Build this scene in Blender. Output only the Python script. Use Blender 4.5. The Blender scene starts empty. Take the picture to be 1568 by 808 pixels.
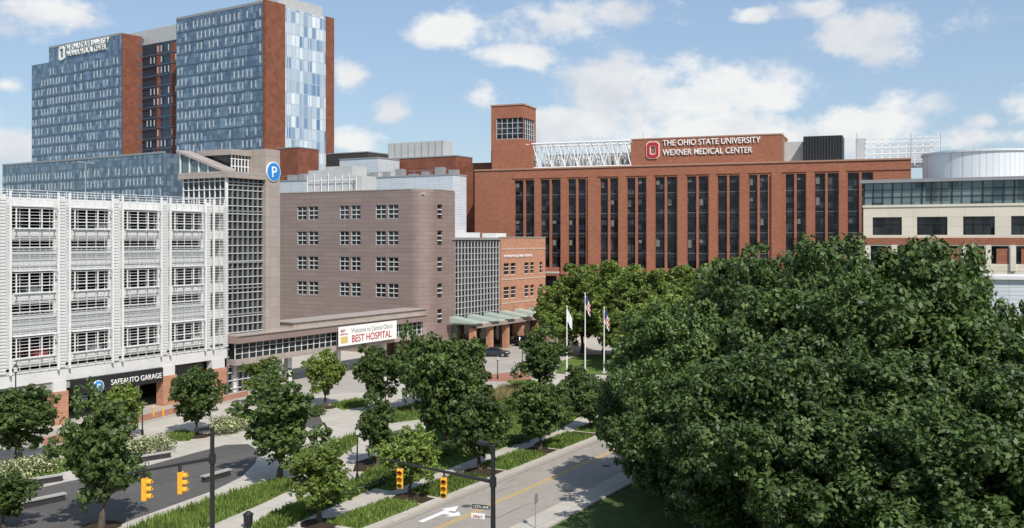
import bpy, bmesh, math, random
import numpy as np
from mathutils import Vector, Matrix
random.seed(7)
scene=bpy.context.scene
col=scene.collection
F=1524.4; HC=18.5; HV=366.0; CU=784.0
S=(0.503,0.864); N=(-0.864,0.503)
def AP(a,p): return (S[0]*a+N[0]*p, S[1]*a+N[1]*p)
def G(u,v,z=0.0):
    D=(HC-z)*F/(v-HV); return ((u-CU)/F*D, D)
def RD(u,D): return ((u-CU)/F*D, D)
def ZV(v,D): return HC-(v-HV)/F*D

# ---------------- materials ----------------
MATS={}
def nodes_of(name):
    m=bpy.data.materials.new(name); m.use_nodes=True
    nt=m.node_tree; b=nt.nodes['Principled BSDF']; return m,nt,b
def mat(name,c,rough=0.8,var=0.12,scale=0.6,metal=0.0,bump=0.0,bscale=8.0,spec=0.5,streak=False):
    if name in MATS: return MATS[name]
    m,nt,b=nodes_of(name); N_=nt.nodes; L=nt.links
    tc=N_.new('ShaderNodeTexCoord')
    n=N_.new('ShaderNodeTexNoise'); n.inputs['Scale'].default_value=scale; n.inputs['Detail'].default_value=5
    if streak:
        mp=N_.new('ShaderNodeMapping'); mp.inputs['Scale'].default_value=(1,1,0.12); L.new(tc.outputs['Object'],mp.inputs[0]); L.new(mp.outputs[0],n.inputs[0])
    else: L.new(tc.outputs['Object'],n.inputs[0])
    n2=N_.new('ShaderNodeTexNoise'); n2.inputs['Scale'].default_value=scale*9; n2.inputs['Detail'].default_value=3
    L.new(tc.outputs['Object'],n2.inputs[0])
    ad=N_.new('ShaderNodeMath'); ad.operation='ADD'; L.new(n.outputs[0],ad.inputs[0]); L.new(n2.outputs[0],ad.inputs[1])
    mr=N_.new('ShaderNodeMapRange'); mr.inputs[1].default_value=0.6; mr.inputs[2].default_value=1.4
    mr.inputs[3].default_value=1-var; mr.inputs[4].default_value=1+var; L.new(ad.outputs[0],mr.inputs[0])
    vm=N_.new('ShaderNodeVectorMath'); vm.operation='SCALE'; vm.inputs[0].default_value=c; L.new(mr.outputs[0],vm.inputs['Scale'])
    L.new(vm.outputs[0],b.inputs['Base Color'])
    b.inputs['Roughness'].default_value=rough; b.inputs['Metallic'].default_value=metal
    b.inputs['Specular IOR Level'].default_value=spec
    if bump>0:
        n3=N_.new('ShaderNodeTexNoise'); n3.inputs['Scale'].default_value=bscale; n3.inputs['Detail'].default_value=4
        L.new(tc.outputs['Object'],n3.inputs[0])
        bp=N_.new('ShaderNodeBump'); bp.inputs['Strength'].default_value=bump; L.new(n3.outputs[0],bp.inputs['Height']); L.new(bp.outputs[0],b.inputs['Normal'])
    MATS[name]=m; return m
def M(nt,op,a,b=None,c=None):
    n=nt.nodes.new('ShaderNodeMath'); n.operation=op
    for i,x in enumerate((a,b,c)):
        if x is None: continue
        if isinstance(x,(int,float)): n.inputs[i].default_value=x
        else: nt.links.new(x,n.inputs[i])
    return n.outputs[0]
def panel_mat(name,c1,c2,pw,ph,rough,metal,joint=None,jw=0.04,spec=0.5,power=1.0,tilt=0.0,stagger=False,off=(0,0),stain=0.0):
    """cells of pw x ph metres, each with its own tone; optional darker joints"""
    m,nt,b=nodes_of(name); L=nt.links
    tc=nt.nodes.new('ShaderNodeTexCoord'); sp=nt.nodes.new('ShaderNodeSeparateXYZ'); L.new(tc.outputs['Object'],sp.inputs[0])
    h=M(nt,'ADD',sp.outputs[0],sp.outputs[1]); h=M(nt,'ADD',h,0.013+off[0]); z=M(nt,'ADD',sp.outputs[2],0.011+off[1])
    zs=M(nt,'DIVIDE',z,ph); zf=M(nt,'FLOOR',zs)
    hs=M(nt,'DIVIDE',h,pw)
    if stagger: hs=M(nt,'ADD',hs,M(nt,'MULTIPLY',M(nt,'MODULO',zf,2.0),0.5))
    hf=M(nt,'FLOOR',hs)
    cb=nt.nodes.new('ShaderNodeCombineXYZ'); L.new(hf,cb.inputs[0]); L.new(zf,cb.inputs[1])
    wn=nt.nodes.new('ShaderNodeTexWhiteNoise'); wn.noise_dimensions='3D'; L.new(cb.outputs[0],wn.inputs[0])
    fac=M(nt,'POWER',wn.outputs[0],power)
    mx=nt.nodes.new('ShaderNodeMix'); mx.data_type='RGBA'; L.new(fac,mx.inputs[0])
    mx.inputs[6].default_value=(*c1,1); mx.inputs[7].default_value=(*c2,1)
    out=mx.outputs[2]
    if joint is not None:
        fh=M(nt,'FRACT',hs); fz=M(nt,'FRACT',zs)
        jh=M(nt,'LESS_THAN',fh,jw/pw); jz=M(nt,'LESS_THAN',fz,jw/ph); j=M(nt,'MAXIMUM',jh,jz)
        m2=nt.nodes.new('ShaderNodeMix'); m2.data_type='RGBA'; L.new(j,m2.inputs[0]); L.new(out,m2.inputs[6]); m2.inputs[7].default_value=(*joint,1)
        out=m2.outputs[2]
    if stain>0:
        n=nt.nodes.new('ShaderNodeTexNoise'); n.inputs['Scale'].default_value=.22; n.inputs['Detail'].default_value=5; L.new(tc.outputs['Object'],n.inputs[0])
        k=M(nt,'ADD',M(nt,'MULTIPLY',n.outputs[0],stain*2),1-stain)
        vm=nt.nodes.new('ShaderNodeVectorMath'); vm.operation='SCALE'; L.new(out,vm.inputs[0]); L.new(k,vm.inputs['Scale']); out=vm.outputs[0]
    L.new(out,b.inputs['Base Color'])
    if tilt>0:
        vs=nt.nodes.new('ShaderNodeVectorMath'); vs.operation='SUBTRACT'; L.new(wn.outputs[1],vs.inputs[0]); vs.inputs[1].default_value=(.5,.5,.5)
        vk=nt.nodes.new('ShaderNodeVectorMath'); vk.operation='SCALE'; L.new(vs.outputs[0],vk.inputs[0]); vk.inputs['Scale'].default_value=tilt
        ge=nt.nodes.new('ShaderNodeNewGeometry')
        va=nt.nodes.new('ShaderNodeVectorMath'); va.operation='ADD'; L.new(ge.outputs['Normal'],va.inputs[0]); L.new(vk.outputs[0],va.inputs[1])
        vn=nt.nodes.new('ShaderNodeVectorMath'); vn.operation='NORMALIZE'; L.new(va.outputs[0],vn.inputs[0]); L.new(vn.outputs[0],b.inputs['Normal'])
    b.inputs['Roughness'].default_value=rough; b.inputs['Metallic'].default_value=metal; b.inputs['Specular IOR Level'].default_value=spec
    MATS[name]=m; return m
def leaf_mat(name,c1,c2,c3=None,thr=0.8,trans=0.2):
    m,nt,b=nodes_of(name); L=nt.links
    ge=nt.nodes.new('ShaderNodeNewGeometry'); oi=nt.nodes.new('ShaderNodeObjectInfo')
    r=nt.nodes.new('ShaderNodeValToRGB'); L.new(ge.outputs['Random Per Island'],r.inputs[0])
    r.color_ramp.elements[0].color=(*c1,1); r.color_ramp.elements[1].color=(*c2,1); r.color_ramp.elements[1].position=0.85 if c3 is None else thr-0.02
    if c3 is not None:
        e=r.color_ramp.elements.new(thr); e.color=(*c3,1)
    tc=nt.nodes.new('ShaderNodeTexCoord'); n=nt.nodes.new('ShaderNodeTexNoise'); n.inputs['Scale'].default_value=0.5; n.inputs['Detail'].default_value=1; L.new(tc.outputs['Object'],n.inputs[0])
    k=M(nt,'ADD',M(nt,'MULTIPLY',n.outputs[0],1.2),M(nt,'MULTIPLY',oi.outputs['Random'],0.4)); k=M(nt,'ADD',k,0.22)
    vm=nt.nodes.new('ShaderNodeVectorMath'); vm.operation='SCALE'; L.new(r.outputs[0],vm.inputs[0]); L.new(k,vm.inputs['Scale'])
    L.new(vm.outputs[0],b.inputs['Base Color']); b.inputs['Roughness'].default_value=0.5; b.inputs['Specular IOR Level'].default_value=0.3
    tr=nt.nodes.new('ShaderNodeBsdfTranslucent'); v2=nt.nodes.new('ShaderNodeVectorMath'); v2.operation='MULTIPLY'; L.new(vm.outputs[0],v2.inputs[0]); v2.inputs[1].default_value=(1.5,1.7,0.6)
    L.new(v2.outputs[0],tr.inputs[0])
    ms=nt.nodes.new('ShaderNodeMixShader'); ms.inputs[0].default_value=trans; L.new(b.outputs[0],ms.inputs[1]); L.new(tr.outputs[0],ms.inputs[2])
    L.new(ms.outputs[0],nt.nodes['Material Output'].inputs[0]); MATS[name]=m; return m

white=mat('painted_white_concrete',(.62,.62,.61),.7,.12,.5,streak=True)
whitesteel=mat('white_steel',(.74,.745,.74),.45,.05,.8)
screenst=mat('screen_steel',(.52,.53,.53),.5,.05,.8)
conc=mat('grey_concrete',(.34,.33,.305),.85,.15,.4)
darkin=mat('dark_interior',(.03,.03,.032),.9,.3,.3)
brick=panel_mat('red_brick',(.275,.105,.062),(.355,.142,.084),0.6,0.2,.9,0,joint=(.28,.16,.12),jw=.02,spec=.2,stagger=True,stain=.12)
brickL=panel_mat('light_red_brick',(.39,.185,.115),(.49,.25,.16),0.6,0.2,.9,0,joint=(.42,.29,.22),jw=.02,spec=.2,stagger=True,stain=.1)
brickD=panel_mat('dark_red_brick',(.185,.066,.042),(.24,.092,.058),1.6,1.3,.85,0,spec=.25,stagger=True,stain=.1)
taupe=panel_mat('taupe_metal_panel',(.285,.212,.190),(.325,.243,.218),3.1,0.68,.42,.2,joint=(.15,.11,.098),jw=.035,stagger=True,stain=.07)
taupe2=panel_mat('light_taupe_panel',(.38,.325,.29),(.43,.37,.33),1.25,1.25,.5,.15,joint=(.2,.165,.145),jw=.03)
blk=mat('black_metal',(.018,.018,.02),.45,.1,1)
greym=mat('grey_metal',(.34,.345,.35),.45,.1,.8,metal=.3)
ribbed=panel_mat('white_ribbed_metal',(.56,.60,.64),(.61,.65,.69),3.0,0.45,.45,.1,joint=(.38,.41,.44),jw=.07,stain=.06)
galv=mat('galvanised_mech',(.50,.50,.49),.5,.14,.5,metal=.15)
cream=panel_mat('cream_precast',(.66,.60,.49),(.72,.66,.55),3.5,1.45,.75,0,joint=(.40,.35,.28),jw=.03,stain=.06)
glassdk=panel_mat('dark_window_glass',(.008,.010,.012),(.035,.042,.048),1.1,1.35,.06,0,spec=.5,power=1.5,tilt=.03)
glassOSU=panel_mat('black_window_glass',(.007,.008,.011),(.06,.07,.09),1.2,1.02,.12,0,spec=.4,power=4,tilt=.03)
glassbl=panel_mat('blue_curtain_glass',(.125,.175,.24),(.28,.36,.44),1.5,2.1,.12,.5,joint=(.09,.12,.155),jw=.12,power=1.3,tilt=.08)
glassbl2=panel_mat('pale_blue_curtain_glass',(.13,.25,.42),(.85,.88,.90),2.05,4.2,.15,.3,joint=(.45,.52,.60),jw=.3,power=.75,tilt=.06)
glassgr=panel_mat('green_grey_glass',(.05,.075,.085),(.20,.27,.28),1.5,2.0,.08,.35,spec=.6,tilt=.05)
asph=mat('asphalt',(.075,.073,.072),.9,.22,.25,bump=.3,bscale=30)
roadm=mat('worn_road',(.30,.27,.235),.9,.16,.18,bump=.2,bscale=25)
def slab_mat(name,c1,c2,pw,ph,joint,jw=.05):
    m,nt,b=nodes_of(name); L=nt.links
    tc=nt.nodes.new('ShaderNodeTexCoord'); mp=nt.nodes.new('ShaderNodeMapping'); mp.inputs['Rotation'].default_value=(0,0,math.radians(-59.8)); L.new(tc.outputs['Object'],mp.inputs[0])
    sp=nt.nodes.new('ShaderNodeSeparateXYZ'); L.new(mp.outputs[0],sp.inputs[0])
    xs=M(nt,'DIVIDE',sp.outputs[0],pw); ys=M(nt,'DIVIDE',sp.outputs[1],ph)
    cb=nt.nodes.new('ShaderNodeCombineXYZ'); L.new(M(nt,'FLOOR',xs),cb.inputs[0]); L.new(M(nt,'FLOOR',ys),cb.inputs[1])
    wn=nt.nodes.new('ShaderNodeTexWhiteNoise'); L.new(cb.outputs[0],wn.inputs[0])
    n=nt.nodes.new('ShaderNodeTexNoise'); n.inputs['Scale'].default_value=.35; n.inputs['Detail'].default_value=6; L.new(tc.outputs['Object'],n.inputs[0])
    f=M(nt,'ADD',M(nt,'MULTIPLY',wn.outputs[0],.5),M(nt,'MULTIPLY',n.outputs[0],.6))
    mx=nt.nodes.new('ShaderNodeMix'); mx.data_type='RGBA'; L.new(f,mx.inputs[0]); mx.inputs[6].default_value=(*c1,1); mx.inputs[7].default_value=(*c2,1)
    j=M(nt,'MAXIMUM',M(nt,'LESS_THAN',M(nt,'FRACT',xs),jw/pw),M(nt,'LESS_THAN',M(nt,'FRACT',ys),jw/ph))
    m2=nt.nodes.new('ShaderNodeMix'); m2.data_type='RGBA'; L.new(j,m2.inputs[0]); L.new(mx.outputs[2],m2.inputs[6]); m2.inputs[7].default_value=(*joint,1)
    L.new(m2.outputs[2],b.inputs['Base Color']); b.inputs['Roughness'].default_value=.85
    MATS[name]=m; return m
pave=slab_mat('concrete_paving',(.38,.35,.30),(.49,.455,.40),1.8,1.8,(.27,.25,.22))
drive=slab_mat('drive_concrete',(.31,.285,.25),(.39,.36,.32),4.5,4.5,(.22,.2,.18),.08)
darkpave=slab_mat('dark_granite_paving',(.065,.06,.056),(.11,.102,.096),3,3,(.045,.042,.04),.05)
redpave=slab_mat('red_brick_paving',(.26,.11,.07),(.36,.17,.11),.8,.8,(.2,.1,.07),.03)
lawn=mat('lawn_grass',(.105,.155,.038),.95,.38,.5,bump=.6,bscale=14,spec=.1)
lawnD=mat('ground_grass',(.07,.10,.033),.95,.35,.1,bump=.5,bscale=10,spec=.1)
mulch=mat('mulch',(.05,.036,.025),.95,.3,2,bump=.8,bscale=10,spec=.1)
paintw=mat('road_paint_white',(.72,.72,.70),.7,.12,3)
painty=mat('road_paint_yellow',(.58,.36,.08),.7,.15,3)
bark=mat('bark',(.10,.08,.06),.95,.3,3,bump=.6,bscale=12,spec=.1)
leafA=leaf_mat('leaf_mid_green',(.036,.062,.018),(.098,.145,.038))
leafB=leaf_mat('leaf_light_green',(.075,.115,.022),(.18,.235,.05))
leafC=leaf_mat('leaf_deep_green',(.028,.054,.015),(.098,.148,.040),trans=.14)
leafS=leaf_mat('leaf_shrub_flower',(.08,.11,.03),(.17,.21,.06),(.55,.53,.36),.62,.1)
bladeM=leaf_mat('grass_blades',(.06,.10,.02),(.16,.22,.05))
bladeT=leaf_mat('ornamental_grass_blades',(.16,.15,.06),(.30,.24,.12))
signred=mat('sign_red',(.42,.02,.03),.5,.03); signwhite=mat('sign_white',(.82,.82,.80),.5,.03); signblue=mat('sign_blue',(.02,.22,.62),.4,.03)
signtaupe=mat('sign_grey',(.33,.3,.28),.5,.03)
yel=mat('signal_yellow',(.75,.38,.03),.4,.06,3)
stonec=mat('cornice_stone',(.36,.21,.145),.8); palefin=mat('pale_fin',(.5,.56,.62),.4)
blind=mat('window_blind',(.16,.16,.15),.8)

# ---------------- builder ----------------
def link_mesh(name,verts,faces,mats,fm=None,parent=None,smooth=False):
    me=bpy.data.meshes.new(name); me.from_pydata(verts,[],faces)
    for m in mats: me.materials.append(m)
    if fm is not None: me.polygons.foreach_set('material_index',fm)
    if smooth: me.polygons.foreach_set('use_smooth',[True]*len(me.polygons))
    me.update(); ob=bpy.data.objects.new(name,me); col.objects.link(ob)
    if parent: ob.parent=parent
    return ob
class B:
    def __init__(s,name,xy,deg,z=0.0):
        s.name=name; s.x,s.y=xy; s.th=math.radians(deg); s.z0=z; s.parts={}; s.sub=(0,0,0.0); s.kids=[]
        s.c=math.cos(s.th); s.s=math.sin(s.th)
    def t(s,u,y=0):
        k=(u-CU)/F; ox=s.x-s.s*y; oy=s.y+s.c*y; return (k*oy-ox)/(s.c-k*s.s)
    def yU(s,u,x=0):
        k=(u-CU)/F; ox=s.x+s.c*x; oy=s.y+s.s*x; return (ox-k*oy)/(s.s+k*s.c)
    def zv(s,x,y,v):
        return ZV(v, s.y+s.s*x+s.c*y)
    def frame(s,ox=0,oy=0,deg=0): s.sub=(ox,oy,math.radians(deg))
    def tr(s,x,y):
        ox,oy,a=s.sub; return (ox+math.cos(a)*x-math.sin(a)*y, oy+math.sin(a)*x+math.cos(a)*y)
    def part(s,p,m):
        if p not in s.parts: s.parts[p]=([],[],m)
        return s.parts[p]
    def box(s,p,m,x0,x1,y0,y1,z0,z1):
        if x1<x0:x0,x1=x1,x0
        if y1<y0:y0,y1=y1,y0
        s.prism(p,m,[(x0,y0),(x1,y0),(x1,y1),(x0,y1)],z0,z1)
    def prism(s,p,m,pts,z0,z1):
        V,Fc,_=s.part(p,m); b=len(V); n=len(pts)
        zt=z1 if isinstance(z1,(list,tuple)) else [z1]*n
        P=[s.tr(*q) for q in pts]
        V+= [(q[0],q[1],z0) for q in P]+[(q[0],q[1],zt[i]) for i,q in enumerate(P)]
        Fc.append([b+i for i in range(n)][::-1]); Fc.append([b+n+i for i in range(n)])
        for i in range(n):
            j=(i+1)%n; Fc.append([b+i,b+j,b+n+j,b+n+i])
    def tube(s,p,m,a,c,r,r2=None,n=8):
        V,Fc,_=s.part(p,m); b=len(V); r2=r if r2 is None else r2
        ax,ay=s.tr(a[0],a[1]); cx,cy=s.tr(c[0],c[1]); A=Vector((ax,ay,a[2])); C=Vector((cx,cy,c[2]))
        d=(C-A).normalized(); q=d.to_track_quat('Z','Y')
        for P,rr in((A,r),(C,r2)):
            for i in range(n):
                w=2*math.pi*i/n; V.append(tuple(P+q@Vector((rr*math.cos(w),rr*math.sin(w),0))))
        for i in range(n):
            j=(i+1)%n; Fc.append([b+i,b+j,b+n+j,b+n+i])
        Fc.append([b+i for i in range(n)][::-1]); Fc.append([b+n+i for i in range(n)])
    def wall(s,p,m,x0,x1,z0,z1,holes,th=.4,y=0.0,glass=None,rec=.22,gname='windows'):
        xs=sorted({x0,x1,*[min(max(v,x0),x1) for h in holes for v in h[:2]]}); zs=sorted({z0,z1,*[min(max(v,z0),z1) for h in holes for v in h[2:]]})
        for j in range(len(zs)-1):
            zc=(zs[j]+zs[j+1])/2; st=None
            for i in range(len(xs)-1):
                xc=(xs[i]+xs[i+1])/2
                hole=any(h[0]<xc<h[1] and h[2]<zc<h[3] for h in holes)
                if not hole and st is None: st=xs[i]
                if hole and st is not None: s.box(p,m,st,xs[i],y,y+th,zs[j],zs[j+1]); st=None
            if st is not None: s.box(p,m,st,xs[-1],y,y+th,zs[j],zs[j+1])
        if glass:
            for h in holes: s.box(gname,glass,h[0]-.02,h[1]+.02,y+rec,y+rec+.06,h[2]-.02,h[3]+.02)
    def text(s,body,size,x,y,z,m,ex=.08,align='LEFT',name='lettering',sx=1.0,bold=.008):
        cu=bpy.data.curves.new(name,'FONT'); cu.body=body; cu.size=size; cu.extrude=ex; cu.align_x=align; cu.materials.append(m); cu.offset=size*bold
        o=bpy.data.objects.new(name,cu); col.objects.link(o)
        px,py=s.tr(x,y); o.location=(px,py,z); o.rotation_euler=(math.pi/2,0,s.sub[2]); o.scale=(sx,1,1); s.kids.append(o); return o
    def done(s):
        e=bpy.data.objects.new(s.name,None); col.objects.link(e); e.location=(s.x,s.y,s.z0); e.rotation_euler=(0,0,s.th)
        for p,(V,Fc,m) in s.parts.items(): link_mesh(p,V,Fc,[m],parent=e)
        for o in s.kids: o.parent=e
        return e
AG=59.8; AF=-30.2

# ---------------- parking garage ----------------
g=B('parking_garage',AP(85,88.7),AG)
L0=-46.0
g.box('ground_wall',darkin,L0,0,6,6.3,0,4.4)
g.box('base_band',white,L0,0,-.15,.5,4.4,5.75)
for k in range(6):
    zc=8.1+3.1*k
    z0=zc-2.15; z1=zc-1.05
    g.box('spandrels',white,L0,0,0.05,.3,z0+(.25 if k==0 else 0.1),z1)
    g.box('floor_slabs',conc,L0,0,.3,30,z0+.35,z0+.75)
    if k<5:
        for i in range(9):
            xx=-3-6.3*i
            for yy in (7,16): g.box('inner_columns',conc,xx,xx+.6,yy,yy+.6,z0+.75,z0+3.45)
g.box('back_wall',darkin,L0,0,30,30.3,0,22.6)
g.box('end_wall',white,-.3,0,.3,30,0,22.4)
g.box('end_wall',white,L0,L0+.3,.3,30,0,22.4)
xb=[-3.0-6.3*i for i in range(7)]
for xc in xb: g.box('columns',white,xc-.32,xc+.32,-.25,.04,5.75,22.75)
g.box('columns',white,-.5,0,-.24,.04,5.75,22.75)
for i,xc in enumerate(xb):
    cx=xc-3.15
    for k in range(5):
        zc=8.1+3.1*k
        w=2.0
        for sx in (-1,1):
            g.box('jambs',conc if k%2 else white,cx+sx*(w+.35),cx+sx*2.83,.06,.22,zc-1.05,zc+1.05)
        if k%2==0:
            for dx in (-w,-w/3,w/3,w): g.box('frames',whitesteel,cx+dx-.04,cx+dx+.04,-.62,-.5,zc-1.0,zc+1.0)
            for dz in (-1.0,-.3,.95): g.box('frames',whitesteel,cx-w-.2,cx+w+.2,-.63,-.49,zc+dz-.04,zc+dz+.04)
            g.box('frame_hoods',whitesteel,cx-w-.3,cx+w+.3,-.75,-.0,zc+1.1,zc+1.17)
        else:
            g.box('car_barriers',screenst,cx-w-.35,cx+w+.35,.1,.2,zc-1.05,zc-.1)
            for q in range(10): g.box('mesh_screens',screenst,cx-2.35,cx+2.35,-.5,-.47,zc-1.5+q*.19,zc-1.5+q*.19+.05)
            for q in range(9): g.box('mesh_screens',screenst,cx-2.35+q*.5875-.02,cx-2.35+q*.5875+.02,-.46,-.43,zc-1.55,zc+.3)
            g.box('mesh_top_rail',whitesteel,cx-2.45,cx+2.45,-.52,-.45,zc+.28,zc+.36)
z=5.9
while z<22.6:
    g.box('screen_rails',whitesteel,L0,0,-.42,-.385,z,z+.04); z+=.31
x=-.3
while x>L0:
    g.box('screen_posts',whitesteel,x-.025,x+.025,-.36,-.32,5.75,22.9); x-=1.05
for xc in xb:
    for dx in (-.62,.62): g.box('screen_mains',whitesteel,xc+dx-.06,xc+dx+.06,-.6,-.37,5.6,23.1)
g.box('roof_band',white,L0,0,0.04,.34,21.55,22.4)
for zz in (22.7,22.95,23.2): g.box('roof_rail',whitesteel,L0,0,-.1,-.05,zz,zz+.045)
x=-.3
while x>L0: g.box('roof_rail',whitesteel,x-.04,x+.04,-.04,.02,22.4,23.25); x-=2.1
te0=g.t(107); te1=g.t(245)
g.box('sign_band',blk,te0,te1,-.5,.1,2.85,4.38)
g.text('SAFEAUTO GARAGE',.80,g.t(170,-.56),-.56,3.3,signwhite,.03,name='garage_name_letters',sx=.9,bold=0)
for u0,u1 in ((82,104),(249,270),(325,346)):
    a0,a1=g.t(u0,-.4),g.t(u1,-.4); g.box('brick_piers',brickL,a0,a1,-.5,.6,0,3.4); g.box('pier_heads',white,a0+.1,a1-.1,-.3,.6,3.4,4.38)
for xx in (-33,-39,-44): g.box('brick_piers',brickL,xx-.5,xx+.5,-.4,.6,0,3.4)
g.box('ground_fascia',conc,L0,te0,.0,.4,3.6,4.39)
g.box('storefront',glassdk,L0,g.t(82),.8,.9,0,3.7)
g.box('storefront',glassdk,g.t(270),g.t(325),.8,.9,0,4.35)
g.box('low_brick_wall',brickL,g.t(270),g.t(325),-.1,.1,0,1.3); g.box('wall_cap',conc,g.t(270),g.t(325),-.16,.16,1.3,1.4)
x=te0+2
while x<te1: g.box('entry_posts',white,x,x+.25,1.2,1.45,0,2.8); x+=3.6
g.box('entry_gates',greym,te0,te1,3,3.1,2.2,2.7)
px=g.t(151,-.6)
g.tube('parking_disc_rim',signwhite,(px,-.5,3.35),(px,-.6,3.35),.66,n=24)
g.tube('parking_disc',signblue,(px,-.55,3.35),(px,-.64,3.35),.58,n=24); g.text('P',.9,px,-.67,3.03,signwhite,.02,'CENTER','parking_letter')
g.done()
def roof_lamp(u,y=14,top=27.6):
    b=B('rooftop_light_pole',(g.x+g.c*g.t(u,y)-g.s*y, g.y+g.s*g.t(u,y)+g.c*y),AG)
    b.tube('pole',greym,(0,0,22),(0,0,top),.08,.05); b.box('arm',greym,-.8,.8,-.04,.04,top-.1,top); b.box('heads',greym,-1.1,-.6,-.15,.15,top-.14,top+.02); b.box('heads',greym,.6,1.1,-.15,.15,top-.14,top+.02); b.done()
roof_lamp(131)

# ---------------- stair tower ----------------
s=B('garage_stair_tower',AP(85.25,88.7),AG)
W=s.t(403); W2=s.t(425)
zt=s.zv(0,0,268)
s.box('glass',glassdk,0.1,W,.25,7.7,0,zt-.3)
s.box('pillar',taupe2,W,W2,-.4,7.9,0,s.zv(W,0,228))
nx=7
for i in range(nx+1):
    x=.0+W*i/nx; s.box('mullions',greym,x-.05 if i else x,x+.05,0.02,.24,0.2,zt-.3)
z=.6
while z<zt-.4:
    s.box('transoms',whitesteel,0,W-.01,.05,.2,z,z+.07); z+=.95
for zz in range(1,9): s.box('floor_edges',greym,0,W-.01,.0,.23,zz*3.1+.1,zz*3.1+.22)
for i in range(9):
    y=.3+7.2*i/8; s.box('side_mullions',whitesteel,-.06,.08,y,y+.08,22.4,zt-.3)
for zz in (23.4,24.4,25.4): s.box('side_transoms',whitesteel,-.08,.06,.3,7.6,zz,zz+.08)
s.box('corner_post',whitesteel,-.25,.0,-.05,.25,5.7,zt-.3)
s.box('eaves',taupe2,-.5,W,-.5,7.9,zt-.3,zt+.45)
def wedge(p,m,x0,x1,y0,y1,za,zb,th):
    V,Fc,_=s.part(p,m); b=len(V)
    for x in (x0,x1):
        for y,zq in((y0,za),(y1,zb)):
            V.append((x,y,zq)); V.append((x,y,zq+th))
    Fc+= [[b,b+1,b+3,b+2],[b+4,b+6,b+7,b+5],[b,b+4,b+5,b+1],[b+2,b+3,b+7,b+6],[b+1,b+5,b+7,b+3],[b,b+2,b+6,b+4]]
zb=s.zv(0,7.7,233)
wedge('shed_roof',taupe2,-.5,1.9,.6,8.3,zt+.5,zb,.28)
s.prism('shed_glass',glassgr,[(-.1,1.2),(1.8,1.2),(1.8,8),(-.1,8)],zt+.45,[zt+.6,zt+.6,zb-.1,zb-.1])
for y in (3,4.6,6.2,7.8): s.box('shed_posts',whitesteel,-.25,-.12,y,y+.15,zt+.45,zt+.5+(zb-zt-.5)*(y-.6)/7.7)
zu=s.zv(4,3,231)
s.box('upper_glass',glassdk,2.7,W-.02,2.4,7.8,zt+.45,zu-.6); s.box('upper_roof',taupe2,2.5,W-.03,2.0,8,zu-.6,zu+.1)
for x in np.linspace(2.8,W-.3,6): s.box('upper_mullions',whitesteel,x,x+.12,2.28,2.39,zt+.45,zu-.6)
for zz in (zt+1.3,zt+2.2): s.box('upper_mullions',whitesteel,2.7,W-.04,2.3,2.4,zz,zz+.1)
px=(W+W2)/2; pz=s.zv(W,-.5,262)
s.tube('parking_disc_rim',signwhite,(px,-.42,pz),(px,-.55,pz),1.22,n=32); s.tube('parking_disc_face',signblue,(px,-.5,pz),(px,-.6,pz),1.1,n=32)
s.text('P',1.9,px,-.63,pz-.68,signwhite,.02,'CENTER','parking_letter')
s.done()

# ---------------- walkway bridge ----------------
w=B('enclosed_walkway_bridge',AP(85,87.7),AG)
x0=w.t(360); x1=w.t(648)
w.box('floor_beam',taupe2,x0,x1,-.1,4.2,3.5,4.2)
w.box('glazing',glassdk,x0+.1,x1,.1,4.0,4.2,6.1)
x=x0
while x<x1: w.box('mullions',whitesteel,x,x+.06,.0,.09,4.2,6.1); x+=1.15
for zz in (4.8,5.45): w.box('transoms',whitesteel,x0,x1,.02,.08,zz,zz+.05)
xm=w.t(455)
w.box('fascia',taupe,x0-.3,x1,-.7,4.6,6.1,7.0)
w.box('roof',taupe2,x0-.3,x1,-.85,4.75,7.0,7.12)
w.box('upper_fascia',taupe2,xm,x1+1.5,.6,4.4,7.12,7.75); w.box('upper_roof',taupe2,xm-.2,x1+1.7,.4,4.6,7.75,7.85)
for u in (372,440,455,530,600):
    x=w.t(u); w.box('columns',white,x-.35,x+.35,1.2,1.9,0,3.5)
xb0,xb1=w.t(518,-.9),w.t(607,-.9)
w.box('banner',signwhite,xb0,xb1,-.95,-.9,4.15,6.75)
w.text('BEST HOSPITAL',1.38,xb0+2.7,-.97,4.5,signred,.01,name='banner_letters',sx=.93)
w.text("Welcome to Central Ohio's",.95,xb0+2.6,-.97,5.75,signtaupe,.01,name='banner_small_letters',sx=.85,bold=0)
w.text("BEST",.5,xb0+.4,-.97,6.0,signred,.01,name='badge_letters'); w.text("HOSPITALS",.32,xb0+.3,-.97,5.6,signred,.01,name='badge_letters')
w.box('badge',mat('badge_gold',(.6,.45,.15),.5),xb0+.4,xb0+1.9,-.97,-.95,4.5,5.4)
w.done()

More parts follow.
